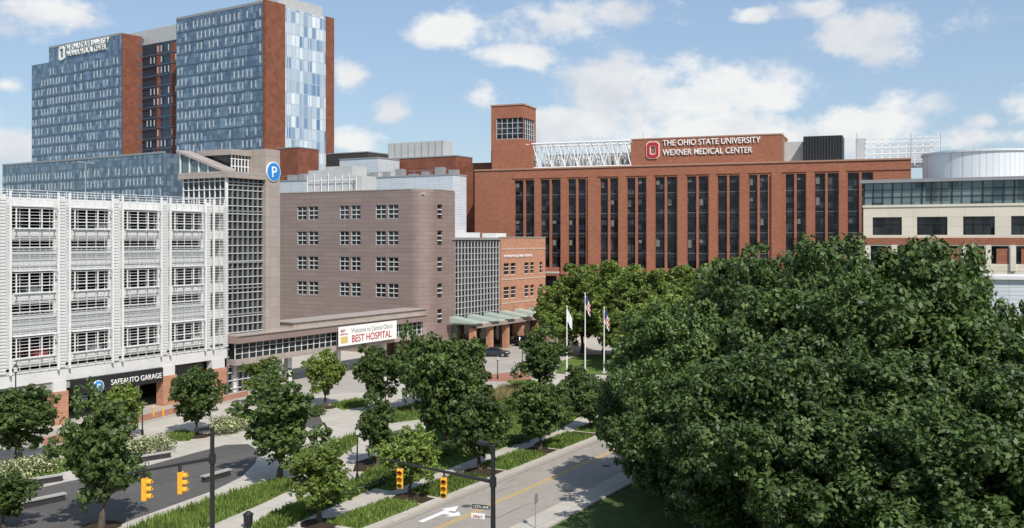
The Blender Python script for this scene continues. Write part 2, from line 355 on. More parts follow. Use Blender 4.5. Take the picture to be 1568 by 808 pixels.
# ---------------- taupe medical building ----------------
t=B('taupe_medical_building',AP(127.5,90),AF)
Zt=26.3; R=2.6; Y1=t.yU(693,0)+.3
rows=[22.9,18.7,14.5,10.3]
cols=[(455,487),(520,552),(575,610)]
holes=[]
for zc in rows:
    for a,b_ in cols:
        ta,tb=t.t(a),t.t(b_); m_=(ta+tb)/2
        holes+=[(ta,m_-.22,zc-1.15,zc+1.1),(m_+.22,tb,zc-1.15,zc+1.1)]
t.wall('front_wall',taupe,-42,-R,0,Zt,holes,.45,0,glassdk,.25)
for h in holes:
    for q in (1/3,2/3):
        zz=h[2]+(h[3]-h[2])*q; t.box('window_bars',whitesteel,h[0],h[1],.1,.2,zz-.07,zz+.04)
    for xx in (h[0],(h[0]+h[1])/2-.03,h[1]-.07): t.box('window_frames',screenst,xx,xx+.07,.12,.22,h[2],h[3])
    t.box('window_frames',screenst,h[0],h[1],.11,.23,h[2]-.01,h[2]+.07); t.box('window_frames',screenst,h[0],h[1],.11,.23,h[3]-.07,h[3]+.01)
arc=[(-R+R*math.sin(w_),R-R*math.cos(w_)) for w_ in np.linspace(0,math.pi/2,12)]
arci=[(-R+(R-.5)*math.sin(w_),R-(R-.5)*math.cos(w_)) for w_ in np.linspace(math.pi/2,0,12)]
for i in range(11):
    t.prism('rounded_corner',taupe,[arc[i],arc[i+1],(-R,R)],0,Zt)
t.frame(0,R,90)
hs=[(.9,2.3,zc-1.15,zc+1.1) for zc in rows+[6.2]]
t.wall('side_wall',taupe,0,Y1-R,0,Zt,hs,.45,0,glassdk,.25)
for h in hs:
    for q in (1/3,2/3):
        zz=h[2]+(h[3]-h[2])*q; t.box('window_bars',whitesteel,h[0],h[1],.1,.2,zz-.09,zz+.05)
t.frame()
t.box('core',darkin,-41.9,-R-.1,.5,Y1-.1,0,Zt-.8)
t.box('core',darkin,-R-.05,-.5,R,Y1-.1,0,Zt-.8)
t.box('rear_wall',taupe,-42,-.0,Y1,Y1+.4,0,Zt)
t.box('roof_deck',galv,-41.5,-.6,.5,Y1-.1,Zt-.8,Zt-.5)
t.box('parapet_cap',taupe2,-42,-R,-.06,.5,Zt,Zt+.14)
for i in range(11):
    a,b_=arc[i],arc[i+1]
    t.prism('parapet_cap',taupe2,[a,b_,arci[10-i],arci[11-i]],Zt,Zt+.14)
t.box('parapet_cap',taupe2,-.5,.06,R,Y1,Zt,Zt+.14)
for xx in (-.4,-3.4,-6.5): t.box('brick_piers',brickL,xx-.9,xx+.3,-1.6,-.2,0,3.9)
t.box('arcade_beam',taupe2,-7.6,.3,-1.8,-.1,3.9,4.7)
t.box('rear_annex',ribbed,-40,-12,Y1+.45,Y1+14,0,Zt-.2)
for u0,u1,v0 in ((478,505,262),(505,545,256),(548,560,270)):
    a,b_=t.t(u0,9),t.t(u1,9); t.box('roof_units',galv,a,b_,8,12,Zt-.2,t.zv(a,9,v0))
for u in np.linspace(470,545,8):
    a=t.t(u,7.6); t.tube('roof_pipes',whitesteel,(a,7.7,Zt-.5),(a,7.7,t.zv(a,7.6,264+random.random()*12)),.06)
t.box('roof_pipes',whitesteel,t.t(470,7.6),t.t(545,7.6),7.6,7.7,t.zv(-25,7.6,276),t.zv(-25,7.6,275))
t.done()

# ---------------- heart hospital wing ----------------
h=B('heart_hospital_wing',AP(127.5,90),AG)
g0=h.t(692,0); g1=h.t(765,0); g2=h.t(833,0); Zh=18.75
h.box('curtain_glass',glassdk,g0,g1,.2,6,0,Zh-.4)
n=15
for i in range(n+1):
    x=g0+(g1-g0)*i/n; h.box('mullions',screenst,x-.04,x+.04,0.02,.19,5.5,Zh-.4)
z=6
while z<Zh-.5: h.box('transoms',screenst,g0,g1-.01,.05,.18,z,z+.08); z+=1.0
h.box('roof_fascia',greym,g0,g1,-.2,6,Zh-.4,Zh)
hl=[]
for zc in (13.2,9.0):
    for u0,u1 in ((769,778),(780,788),(801,808),(810,816),(824,829)): 
        hl.append((h.t(u0),h.t(u1),zc-1.1,zc+1.0))
for i in range(4): 
    a=g1+1.2+i*3.9; hl.append((a,a+2.9,.4,4.2))
h.wall('brick_wall',brickL,g1,g2,0,Zh,hl,.5,-.3,glassdk,.3)
stb=mat('stone_band',(.5,.36,.28),.8)
for hh in hl:
    if hh[3]>5:
        for q in (.0,.36,.68): zz=hh[2]+q*2.1; h.box('window_bars',whitesteel,hh[0],hh[1],-.16,-.07,zz,zz+.09)
for zz in (16.6,11.2,7.0): h.box('stone_bands',stb,g1,g2+.04,-.36,-.31,zz,zz+.28)
h.box('cap',conc,g1,g2+.1,-.4,.4,Zh,Zh+.15)
h.frame(g2,-.3,90); h.wall('end_wall',brickL,.5,24,0,Zh,[],.5,0); h.frame()
h.box('core',darkin,g1,g2-.6,.5,24,0,Zh-.3); h.box('roof_deck',galv,g0,g2-.5,.4,24,Zh-.28,Zh-.1)
h.text('RICHARD M. ROSS HEART HOSPITAL',.62,h.t(772,-.4),-.42,15.25,signwhite,.03,name='hospital_name_letters')
for u0,u1,v in ((697,712,352),(712,735,356),(760,775,357)):
    a,b_=h.t(u0,3),h.t(u1,3); h.box('roof_units',white,a,b_,3,6,Zh-.1,h.zv(a,3,v))
cglass=mat('canopy_glass',(.40,.47,.42),.25,.1,.5)
c0=g0-1; c1=g2+14
x=c0
h.box('canopy_glass',cglass,c0,c1,-5.2,-.5,4.75,4.85); h.box('canopy_edge',taupe2,c0,c1,-5.6,-5.2,4.3,4.95)
i=0
while x<c1:
    h.box('canopy_ribs',whitesteel,x,x+.12,-5.2,-.5,4.86,5.05)
    if i%4==0:
        h.box('canopy_piers',brickL,x-.45,x+.45,-5.1,-4.2,0,4.2); 
        h.prism('canopy_gables',cglass,[(x-1.2,-6),(x+1.2,-6),(x+1.2,-1),(x-1.2,-1)],5.1,[5.2,5.2,6.0,6.0])
    x+=1.3; i+=1
h.box('store_glass',glassdk,g0,g1,-.1,.0,0.2,4.5)
h.done()

# ---------------- main brick hospital ----------------
o=B('brick_hospital_building',RD(727,215),-21.3)
Zo=o.zv(0,0,262); xe=o.t(1395)
groups=[(788,818),(828,858),(870,897),(919,946),(960,989),(1003,1036),(1052,1084),(1099,1131),(1147,1176),(1203,1233),(1248,1283),(1298,1337)]
zt1=Zo-2.2; zt0=12.6
hl=[]
for a,b_ in groups:
    ta,tb=o.t(a),o.t(b_); m_=(ta+tb)/2; hl+=[(ta,m_-.22,zt0,zt1),(m_+.22,tb,zt0,zt1)]
x=o.t(830)
while x<xe-4: hl.append((x,x+3.2,8.2,10.8)); x+=4.6
o.wall('front_wall',brick,0,xe,0,Zo,hl,.9,0,glassOSU,.55)
for hh in hl:
    if hh[3]<12: continue
    z=hh[2]+2.1
    while z<hh[3]-.5:
        o.box('spandrel_panels',blk,hh[0],hh[1],.45,.54,z,z+.9); o.box('sill_lines',greym,hh[0],hh[1],.42,.55,z+.92,z+.98); z+=4.05
    xm_=(hh[0]+hh[1])/2; o.box('strip_mullions',blk,xm_-.04,xm_+.04,.4,.54,hh[2],hh[3])
    if random.random()<.6:
        for _ in range(2):
            kf=random.randrange(4); zz=hh[2]+.2+kf*4.05+3.2; hz_=random.uniform(.5,1.6)
            if zz+hz_<hh[3]: o.box('window_blinds',blind,hh[0]+.1,xm_-.1,.5,.545,zz+2.3-hz_,min(zz+2.3,hh[3]-.05))
for i in range(len(groups)-1):
    a=o.t(groups[i][1]); b_=o.t(groups[i+1][0]); m_=(a+b_)/2; w_=min((b_-a)*.38,.95)
    o.box('projecting_piers',brick,m_-w_,m_+w_,-.45,-.003,0,zt1+.3)
o.box('upper_band',brick,o.t(785),xe,-.16,-.002,zt1+.35,zt1+.75)
o.box('cornice',stonec,-.05,xe+.05,-.2,.9,Zo,Zo+.3)
o.box('floor_band',mat('pale_band',(.5,.45,.4),.8),0,xe,-.1,-.002,11.3,11.7)
o.box('core',darkin,.5,xe-.2,1.2,38,0,Zo-.8); o.box('roof_deck',galv,.5,xe-.5,.9,38,Zo-.78,Zo-.5)
o.frame(0,0,-90); o.wall('left_wall',brick,-38,-.9,0,Zo,[],.5,0); o.frame()
o.frame(xe,0,90); o.wall('right_wall',brick,.9,38,0,Zo,[],.5,0); o.frame()
yp=3.0
a,b_=o.t(966,yp),o.t(1196,yp); Zp=o.zv(a,yp,214.5)
o.box('sign_penthouse',brick,a,b_,yp,yp+12,Zo-.5,Zp); o.box('penthouse_cap',stonec,a-.1,b_+.1,yp-.1,yp+12.1,Zp,Zp+.25)
xs=o.t(1015,yp); 
o.text('THE OHIO STATE UNIVERSITY',1.7,xs,yp-.15,o.zv(xs,yp,223.5),signwhite,.1,name='hospital_name_letters',sx=.85,bold=.004)
o.text('WEXNER MEDICAL CENTER',1.7,xs,yp-.15,o.zv(xs,yp,238.0),signwhite,.1,name='hospital_name_letters',sx=.84,bold=.004)
xo=o.t(1000,yp); zo=o.zv(xo,yp,230); 
def octo(cx,cz,w_,h_,c_): return [(cx-w_+c_,cz-h_),(cx+w_-c_,cz-h_),(cx+w_,cz-h_+c_),(cx+w_,cz+h_-c_),(cx+w_-c_,cz+h_),(cx-w_+c_,cz+h_),(cx-w_,cz+h_-c_),(cx-w_,cz-h_+c_)]
def ring(b,p,m,A,C,y0,y1):
    V,Fc,_=b.part(p,m); k=len(V); n=len(A)
    for P in (A,C):
        for y in (y0,y1): V+=[(q[0],y,q[1]) for q in P]
    for i in range(n):
        j=(i+1)%n
        Fc.append([k+i,k+j,k+2*n+j,k+2*n+i]); Fc.append([k+i,k+n+i,k+n+j,k+j]); Fc.append([k+2*n+i,k+2*n+j,k+3*n+j,k+3*n+i])
ring(o,'logo_outer',signwhite,octo(xo,zo,1.35,1.75,.5),octo(xo,zo,.5,.8,.2),yp-.25,yp-.02)
ring(o,'logo_ring',signred,octo(xo,zo,1.22,1.62,.46),octo(xo,zo,.62,.92,.25),yp-.32,yp-.05)
yt=2.0
a,b_=o.t(752,yt),o.t(801,yt); Zw=o.zv(a,yt,163)
zl0,zl1=o.zv(a,yt,214),o.zv(a,yt,182)
o.wall('lift_tower_wall',brick,a,b_,Zo-.5,Zw,[(a+1.2,b_-.05,zl0,zl1)],.5,yt,glassgr,.3)
o.frame(b_,yt,90); o.wall('lift_tower_side',brick,.5,8,Zo-.5,Zw,[(.5,7.2,zl0,zl1)],.5,0,glassgr,.3); o.frame()
o.box('lift_tower_core',darkin,a+.1,b_-.6,yt+.7,yt+8,Zo-.5,Zw-.2); o.box('lift_tower_cap',stonec,a-.15,b_+.15,yt-.15,yt+8.1,Zw,Zw+.3)
for q in np.linspace(a+1.2,b_-.1,6): o.box('lift_mullions',screenst,q,q+.09,yt+.15,yt+.28,zl0,zl1)
for q in np.linspace(zl0,zl1,5): o.box('lift_mullions',screenst,a+1.2,b_,yt+.17,yt+.29,q,q+.09)
o.frame(b_,yt,90)
for q in np.linspace(.6,7.1,6): o.box('lift_mullions',screenst,q,q+.09,.15,.28,zl0,zl1)
for q in np.linspace(zl0,zl1,5): o.box('lift_mullions',screenst,.5,7.2,.17,.29,q,q+.09)
o.frame()
a2,b2=o.t(754,1.2),o.t(815,1.2)
o.box('tower_shoulder',brick,a2,b2,1.0,1.9,Zo,o.zv(a2,1.2,224)); 
ya,yb=2.5,9
ta,tb=o.t(806,ya),o.t(966,ya); zA=Zo+.5; zB=o.zv(ta,ya,221)
for yy in (ya,yb):
    o.tube('roof_truss',whitesteel,(ta,yy,zA),(tb,yy,zA),.16); o.tube('roof_truss',whitesteel,(ta+1.2,yy,zB),(tb,yy,zB),.2)
    nn=8
    for i in range(nn):
        xa=ta+(tb-ta)*i/nn; xb_=ta+(tb-ta)*(i+1)/nn; xm_=(xa+xb_)/2
        o.tube('roof_truss',whitesteel,(xa,yy,zA),(xm_,yy,zB),.12); o.tube('roof_truss',whitesteel,(xm_,yy,zB),(xb_,yy,zA),.12)
        o.tube('roof_truss',whitesteel,(xa,yy,zA),(xa,yy,zB),.09)
for i in range(17):
    xa=ta+(tb-ta)*i/16; o.tube('roof_truss_ties',whitesteel,(xa,ya,zB),(xa,yb,zB),.1); o.tube('roof_truss_ties',whitesteel,(xa,ya,zB),(xa+1,yb,zA),.08)
o.box('roof_plant',galv,ta+2,tb-1,yb+1,yb+8,Zo-.5,zB-1.8)
for i in range(9):
    xa=ta+3+i*2; o.box('roof_plant_units',greym if i%2 else galv,xa,xa+1.3,4,7,Zo-.5,Zo+1.2+random.random()*1.8)
a,b_=o.t(1230,5),o.t(1290,5); o.box('black_louvre_box',blk,a,b_,5,12,Zo-.5,o.zv(a,5,209))
for q in np.linspace(a+.2,b_-.2,14): o.box('louvre_fins',mat('louvre_dark',(.03,.03,.033),.6),q,q+.15,4.85,4.99,Zo+.3,o.zv(a,5,210))
a,b_=o.t(1200,7),o.t(1229,7); o.box('roof_housing',galv,a,b_,8,13,Zo-.5,o.zv(a,7,217))
a,b_=o.t(1310,9),o.t(1325,9); o.box('roof_housing',white,a,b_,9,13,Zo-.5,o.zv(a,9,212))
a,b_=o.t(1325,9),o.t(1438,9); z1_=o.zv(a,9,212); z2_=o.zv(a,9,226)
for q in np.linspace(a,b_,10):
    o.box('roof_screen',whitesteel,q,q+.2,9,9.2,Zo-.5,z1_)
for zz in (z1_,z1_-.8,z2_,z2_-1.2): o.box('roof_screen',whitesteel,a,b_,8.9,9.1,zz-.2,zz)
o.box('roof_screen_back',ribbed,a+2,b_-1,12,16,Zo-.5,z2_+.8)
for u in (1200,1312,1440,985,818,1395): 
    q=o.t(u,3.4); o.tube('lightning_rods',greym,(q,3.4,Zo),(q,3.4,o.zv(q,3.4,203)),.05)
a,b_=o.t(713,9),o.t(752,9); o.box('left_wing',brickD,a,0.6,9,30,0,o.zv(a,9,250))
o.done()

# ---------------- right precast building ----------------
r=B('precast_clinic_building',RD(1322,150),-28)
z=lambda v: r.zv(0,0,v)
XR=60
r.box('glass_storey',glassgr,0,XR,.3,10,z(315),z(281)); 
for i in range(46):
    x=i*1.35; r.box('mullions',blk,x,x+.09+(.08 if i%3==0 else 0),.15,.29,z(315),z(281))
r.box('mullion_rails',blk,0,XR,.2,.28,z(303),z(302)); r.box('mullion_rails',blk,0,XR,.2,.28,z(292),z(291.3))
r.box('roof_edge',greym,-.4,XR,-.5,12,z(281),z(276)); r.box('sill_edge',cream,-.1,XR,-.12,.6,z(318),z(314.5))
hl=[];x=r.t(1336)
step=r.t(1405)-r.t(1336); wdt=r.t(1381)-r.t(1336)
while x<XR-6: hl.append((x,x+wdt,z(360),z(333))); x+=step*.985
r.wall('cream_wall',cream,0,XR,z(364),z(318),hl,.5,0,glassdk,.3)
for hh in hl:
    for q in (0,1/3,2/3,1): xx=hh[0]+(hh[1]-hh[0]-.1)*q; r.box('window_frames',blk,xx,xx+.1,.18,.29,hh[2],hh[3])
    zz=hh[2]+(hh[3]-hh[2])*.6; r.box('window_frames',blk,hh[0],hh[1],.19,.28,zz,zz+.1)
r.box('brick_band',brick,0,XR,-.08,.5,z(374),z(364)-.005)
hl=[];x=1.0
while x<XR-4: hl.append((x,x+2.9,z(402),z(376))); x+=step/2
r.wall('lower_wall',cream,0,XR,z(412),z(374)-.005,hl,.5,0,glassdk,.3)
for k,hh in enumerate(hl):
    r.box('brick_infill',brick,hh[0]+1.3,hh[1],.05,.25,hh[2]+.02,hh[3]-.4); r.box('column_caps',cream,hh[1]+.2,hh[1]+.9,-.3,-.002,z(412),z(376))
hl=[];x=2
while x<XR-5: hl.append((x,x+3.6,4.5,z(420))); hl.append((x,x+3.6,.3,3.6)); x+=5
r.wall('base_wall',cream,0,XR,0,z(412)-.005,hl,.5,0.02,glassdk,.3)
r.box('core',darkin,.1,XR-.1,1,30,0,z(320)); r.frame(0,0,-90); r.wall('left_wall',brick,-30,-.6,0,z(318),[],.5,0); r.frame()
cx=r.t(1508,20); rad=(r.t(1606,20)-r.t(1401,20))/2*.95
drum=panel_mat('drum_metal',(.66,.68,.70),(.70,.72,.74),1.0,40,.4,.1,joint=(.5,.52,.55),jw=.12)
r.tube('white_drum',drum,(cx,20,z(330)),(cx,20,r.zv(cx,20,238)),rad,n=72); r.tube('white_drum_rim',drum,(cx,20,r.zv(cx,20,238)),(cx,20,r.zv(cx,20,235)),rad+.25,n=72)
r.done()

# ---------------- glass hospital tower ----------------
T=B('glass_hospital_tower',RD(405,350),-34.8)
Zt=T.zv(0,0,4); yg0,yg1,yg2=T.yU(435),T.yU(498),T.yU(510)
xl=T.t(270)
T.box('tall_block_glass',glassbl,xl,-.01,0,yg2,0,Zt)
T.frame(0,0,90)
T.box('brick_flank',brickD,0.0,yg0,-.6,.4,0,Zt+1.0)
T.box('pale_curtain',glassbl2,yg0,yg1,-.3,.4,0,Zt)
T.box('brick_flank',brickD,yg1,yg2,-.6,.4,0,Zt+.5)
for i in range(6):
    q=yg0+(yg1-yg0)*(i+.5)/6
    T.box('pale_fins',palefin,q-.12,q+.12,-.55,-.3,0,Zt-.5)
T.frame()
T.box('parapet',greym,xl,-.6,-.12,.6,Zt,Zt+.9)
T.box('corner_trim',brickD,-.6,.35,-.25,-.02,0,Zt+1)
T.box('roof_plant',galv,-14,-2,8,30,Zt,Zt+4.5)
pale=mat('pale_window',(.50,.55,.58),.3,.25,.3); navy=mat('navy_spandrel',(.08,.11,.155),.25,.2,.2)
rr=random.Random(3)
def skin(x0,x1,zb,zt,y=0.0,dens=.62):
    z_=zb
    while z_<zt-3:
        T.box('slab_edges',navy,x0,x1,y-.1,y-.02,z_,z_+.4)
        x=x0+.8
        while x<x1-1.2:
            if rr.random()<dens:
                T.box('vertical_lights',pale,x,x+.6,y-.09,y-.015,z_+1.0,z_+3.5)
            x+=2.3
        z_+=4.2
skin(xl,-.7,46,Zt)
xL=T.t(187); xL2=T.t(75); xL3=T.t(47)
ZL=T.zv(xL,0,53); yr=T.yU(217,xL)
T.box('recess_glass',mat('recess_dark_glass',(.04,.06,.09),.15,.3,.1,metal=.3),xL,xl-.01,yr,yr+20,0,ZL-3)
for q0,q1 in ((.30,.36),(.56,.74),(.88,.96)): T.box('recess_brick',brickD,xL+(xl-xL)*q0,xL+(xl-xL)*q1,yr-.4,yr-.01,0,ZL-4)
skin(xL+1,xl-.4,46,ZL-4,yr-.45,.35)
T.box('left_block_glass',glassbl,xL2,xL-.01,0,22,0,ZL); T.box('left_block_low',glassbl,xL3,xL2,.5,22,0,T.zv(xL3,0,100))
skin(xL2,xL,46,ZL-5); skin(xL3,xL2,46,ZL-11,.5)
T.frame(xL,0,90); T.box('left_brick_flank',brickD,0,yr-.02,-.5,.3,0,ZL+.6)
for zz in np.arange(46,ZL-3,4.2): T.box('flank_windows',navy,yr-1.4,yr-.6,-.56,-.51,zz,zz+2.6)
T.frame()
T.box('left_parapet',greym,xL2,xL-.5,-.15,.5,ZL,ZL+.9)
T.box('left_plant',galv,xL+2-12,xl-12,10,24,ZL-3,T.zv(xL,10,47)); T.box('left_plant',galv,xL+4,xl-22,yr+4,yr+20,ZL-3,T.zv(xL,10,42))
xs=T.t(100,-.5)
T.text('THE OHIO STATE UNIVERSITY',3.3,xs,-.5,T.zv(xs,0,78),signwhite,.15,name='hospital_name_letters',sx=.70,bold=0)
T.text('WEXNER MEDICAL CENTER',3.3,xs+1,-.5,T.zv(xs,0,87),signwhite,.15,name='hospital_name_letters',sx=.68,bold=0)
xo=T.t(94,-.5); zo=T.zv(xo,0,82)
ring(T,'logo_outer',signwhite,octo(xo,zo,2.0,2.9,.7),octo(xo,zo,1.2,1.9,.4),-.6,-.1); 
yp=-12; xa=T.t(4,yp); 
Zp=T.zv(T.t(270,yp),yp,233)
T.box('podium_glass',glassbl,xa,-40,yp,-.2,0,Zp); T.box('podium_parapet',greym,xa,-40,yp-.2,yp+.4,Zp,Zp+.7)
skin(xa,-40,4,Zp-1,yp,.7)
T.done()

# ---------------- middle blocks ----------------
def block(name,u0,u1,vt,D,depth,m,deg=AF,cap=None,z0=0,extra=None):
    b=B(name,RD(u1,D),deg); a=b.t(u0); zt=b.zv(0,0,vt)
    b.box('walls',m,a,0,0,depth,z0,zt); b.box('coping',cap or greym,a-.1,.1,-.1,depth+.1,zt,zt+.25)
    if extra: extra(b,a,zt)
    return b.done()
def ex1(b,a,zt):
    for i in range(14):
        x=a+ (0-a)*(i+.3)/14; q=.8+random.random()*1.4; b.box('roof_vents',galv if i%3 else greym,x,x+q,2,3.5,zt+.2,zt+.6+random.random()*1.3)
    for q in np.linspace(a+1,-1,22): b.box('roof_rail',greym,q,q+.06,.3,.36,zt+.2,zt+1.2)
    b.box('roof_rail',greym,a+1,-1,.28,.35,zt+1.15,zt+1.22)
block('white_ribbed_building',425,693,268,195,5,ribbed,extra=ex1)
block('white_plant_building',520,579,242,224,8,ribbed)
def ex2(b,a,zt):
    b.box('mechanical_room',galv,b.t(595,3),b.t(678,3),3,7,zt+.2,b.zv(0,3,213)); 
    x0_,x1_=b.t(595,3),b.t(678,3); 
    for q in np.linspace(x0_,x1_-.1,9): b.box('mechanical_ribs',greym,q,q+.1,2.85,2.99,zt+.2,b.zv(0,3,214))
block('brick_plant_building',578,698,239,226,7,brickD,extra=ex2)
block('dark_brick_block',425,457,226,262,8,brickD); block('dark_roof_block',500,563,233,268,10,mat('dark_cladding',(.05,.045,.045),.6))
block('blue_glass_link_building',690,722,289,240,7,glassbl,extra=lambda b,a,zt:[b.box('floor_bands',white,a,0,-.15,-.01,q,q+.5) for q in (12,16.2,20.4,24.6)])

# ---------------- ground ----------------
def sheet(name,pts,z,m,thick=0.0):
    bm=bmesh.new(); vs=[bm.verts.new((p[0],p[1],z)) for p in pts]; f=bm.faces.new(vs); f.normal_update()
    if f.normal.z<0: f.normal_flip()
    if thick>0:
        bmesh.ops.extrude_face_region(bm,geom=[f])
        for v in vs: v.co.z-=thick
    bmesh.ops.triangulate(bm,faces=bm.faces[:]); bmesh.ops.recalc_face_normals(bm,faces=bm.faces[:]) if thick>0 else None
    me=bpy.data.meshes.new(name); bm.to_mesh(me); bm.free(); me.materials.append(m); ob=bpy.data.objects.new(name,me); col.objects.link(ob); return ob
def rect(a0,a1,p0,p1): return [AP(a0,p0),AP(a1,p0),AP(a1,p1),AP(a0,p1)]
sheet('ground',[(-4000,-1500),(4000,-1500),(4000,6000),(-4000,6000)],0,lawnD)
sheet('road',rect(-60,330,32,39.45),.006,roadm)
sheet('kerb',rect(-60,330,39.45,39.62),.14,pave,.14); sheet('kerb',rect(-60,330,31.83,32),.14,pave,.14)
sheet('sidewalk',rect(-60,330,30,31.83),.13,pave,.13)
sheet('plaza_pavement',rect(-60,330,39.62,130),.13,pave,.13)
Z1=.134
def GP(*uv): return [G(u,v,.13) for u,v in uv]
sheet('garage_driveway',GP((60,690),(200,655),(345,618),(470,606),(560,600),(600,560),(500,560),(400,585),(345,600),(100,655),(-40,680),(-40,705)),Z1,drive)
sheet('entrance_driveway',GP((735,560),(742,522),(780,508),(838,498),(860,510),(845,540),(820,570),(800,592),(745,596),(690,600),(640,596),(700,575)),Z1,drive)
sheet('brick_paving',GP((60,672),(200,640),(345,606),(380,598),(380,606),(345,614),(200,650),(70,684)),Z1+.004,redpave)
sheet('brick_paving',GP((742,574),(800,568),(815,575),(812,584),(745,584)),Z1+.004,redpave)
sheet('brick_paving',GP((700,598),(800,592),(868,590),(868,594),(800,598),(700,604)),Z1+.004,redpave)
sheet('dark_paved_lane',GP((-80,830),(-60,776),(40,752),(100,738),(215,716),(300,693),(345,681),(380,680),(396,690),(392,708),(370,730),(330,750),(200,797),(120,830)),Z1,darkpave)
sheet('dark_paved_lane',GP((462,650),(468,636),(488,634),(496,650),(484,660)),Z1,darkpave)
lawns=[]
def lawn_patch(pts,dens=0,hgt=.25,m=bladeM):
    P=GP(*pts); sheet('lawn',P,Z1+.02,lawn,.02); lawns.append((P,dens,hgt,m))
lawn_patch([(150,830),(250,790),(330,764),(400,742),(440,735),(456,745),(400,772),(345,795),(310,812),(270,830)],60,.45)
lawn_patch([(360,818),(410,790),(455,768),(520,742),(590,716),(610,722),(580,744),(535,765),(480,788),(425,815)],60,.3)
lawn_patch([(552,726),(590,700),(640,672),(690,650),(735,622),(775,604),(830,598),(880,603),(905,625),(870,650),(810,670),(750,694),(705,710),(640,736),(600,752),(560,745)],35,.25)
lawn_patch([(470,700),(500,688),(540,668),(548,678),(520,700),(480,712)],50,.4)
lawn_patch([(255,664),(285,660),(300,665),(290,675),(262,676)],60,.3)
lawn_patch([(505,620),(545,611),(565,613),(560,622),(525,628)],60,.3)
lawn_patch([(600,628),(660,612),(700,612),(660,640),(600,648)],40,.3)
lawn_patch([(850,572),(862,552),(890,543),(930,543),(980,558),(950,575)],0)
lawn_patch([(775,584),(810,582),(850,592),(790,592)],30,.3)
lawn_patch([(-60,730),(60,710),(110,700),(130,712),(60,735),(-60,760)],20)
beds=[((560,787)),((686,745)),((794,708)),((870,678)),((925,655)),((965,640))]
def ap_of(xy): return (S[0]*xy[0]+S[1]*xy[1], N[0]*xy[0]+N[1]*xy[1])
hedge_beds=[]
for k,(u,v) in enumerate(beds):
    a,p=ap_of(G(u,v)); hl_=3.3
    hedge_beds.append((a-hl_,a+hl_))
    sheet('planting_bed',rect(a-hl_,a+hl_,40.1,42.9),Z1+.06,lawn,.06)
    lawns.append((rect(a-hl_,a+hl_,40.1,42.9),110,.3,bladeM))
for k in range(len(beds)-1):
    a0=hedge_beds[k][1]; a1=hedge_beds[k+1][0]
    sheet('tree_pit',rect(a0+.35,a1-.35,40.2,42.8),Z1+.01,mulch)
sheet('planting_strip',rect(-40,hedge_beds[0][0]-.5,40.2,42.8),Z1+.01,mulch)
sheet('mulch_bed',GP((545,708),(600,690),(610,696),(560,722),(540,722)),Z1+.028,mulch)
for u,v in ((430,738),(301,668),(735,722),(628,762),(490,802),(155,806),(184,672),(497,624),(574,632)):
    x,y=G(u,v,.13); sheet('tree_pit',[(x+1.3*math.cos(k*.6283),y+1.3*math.sin(k*.6283)) for k in range(10)],Z1+.026,mulch)
def ring_line(name,a0,a1,p0,p1,m): sheet(name,rect(a0,a1,p0,p1),.011,m)
ring_line('road_marking_yellow',44,250,35.95,36.07,painty); ring_line('road_marking_yellow',44,250,36.2,36.32,painty)
aa,pp=ap_of(G(672,788))
pts=[(-2,-.15),(.3,-.15),(.3,-.75),(-.25,-.75),(.55,-1.45),(1.35,-.75),(.8,-.75),(.8,-.15),(1.2,-.15),(1.2,-.55),(2.5,.08),(1.2,.7),(1.2,.3),(-2,.3)]
sheet('road_arrow_marking',[AP(aa+x*1.0,pp+y*.95) for x,y in pts],.011,paintw)
sheet('side_road_surface',[RD(1400,95),RD(1750,95),RD(1750,140),RD(1400,140)],.006,roadm)
sheet('road_seam',rect(44,250,38.9,38.95),.010,asph)
rs=random.Random(8)
for k in range(9):
    a=rs.uniform(48,120); p=rs.uniform(32.5,38.5); L_=rs.uniform(2,9); sheet('road_crack_seal',[AP(a,p),AP(a+L_*.5,p+.12),AP(a+L_,p+rs.uniform(-.2,.2)),AP(a+L_*.5,p+.05)],.010,asph)
for a,p in ((58,37.4),(74,34.2)):
    x,y=AP(a,p); sheet('manhole_cover',[(x+.38*math.cos(k*.5236),y+.38*math.sin(k*.5236)) for k in range(12)],.012,asph)

def blades(P,dens,hgt,m,name):
    P=np.array(P); mn=P.min(0); mx=P.max(0); area=0
    n=len(P)
    for i in range(n): area+=P[i][0]*P[(i+1)%n][1]-P[(i+1)%n][0]*P[i][1]
    area=abs(area)/2; cnt=int(min(area*dens,26000)); rng=np.random.default_rng(n*7+cnt)
    bb=(mx[0]-mn[0])*(mx[1]-mn[1]); q=rng.random((int(cnt*bb/area)+10,2))*(mx-mn)+mn
    ins=np.zeros(len(q),bool)
    for i in range(n):
        x1,y1=P[i]; x2,y2=P[(i+1)%n]
        c=((y1>q[:,1])!=(y2>q[:,1])); xi=(x2-x1)*(q[:,1]-y1)/(y2-y1+1e-12)+x1; ins^=(c&(q[:,0]<xi))
    q=q[ins]; k=len(q)
    th=rng.random(k)*6.28; w_=.05+.05*rng.random(k); hh=hgt*(.4+.8*rng.random(k)); ln=rng.normal(0,.1,(k,2))
    dx=np.stack([np.cos(th)*w_,np.sin(th)*w_],1)
    v=np.zeros((k,3,3)); v[:,0,:2]=q-dx; v[:,1,:2]=q+dx; v[:,2,:2]=q+ln; v[:,:2,2]=.13; v[:,2,2]=.16+hh
    f=np.arange(k*3).reshape(k,3)
    link_mesh(name,v.reshape(-1,3).tolist(),f.tolist(),[m])
for P,d,hh,m in lawns:
    if d>0: blades(P,d,hh,m,'grass')
blades(GP((752,612),(765,598),(800,596),(806,604),(770,616)),90,.9,bladeT,'ornamental_grass')
blades(GP((690,640),(752,612),(760,622),(700,660)),60,.8,bladeM,'ornamental_grass')
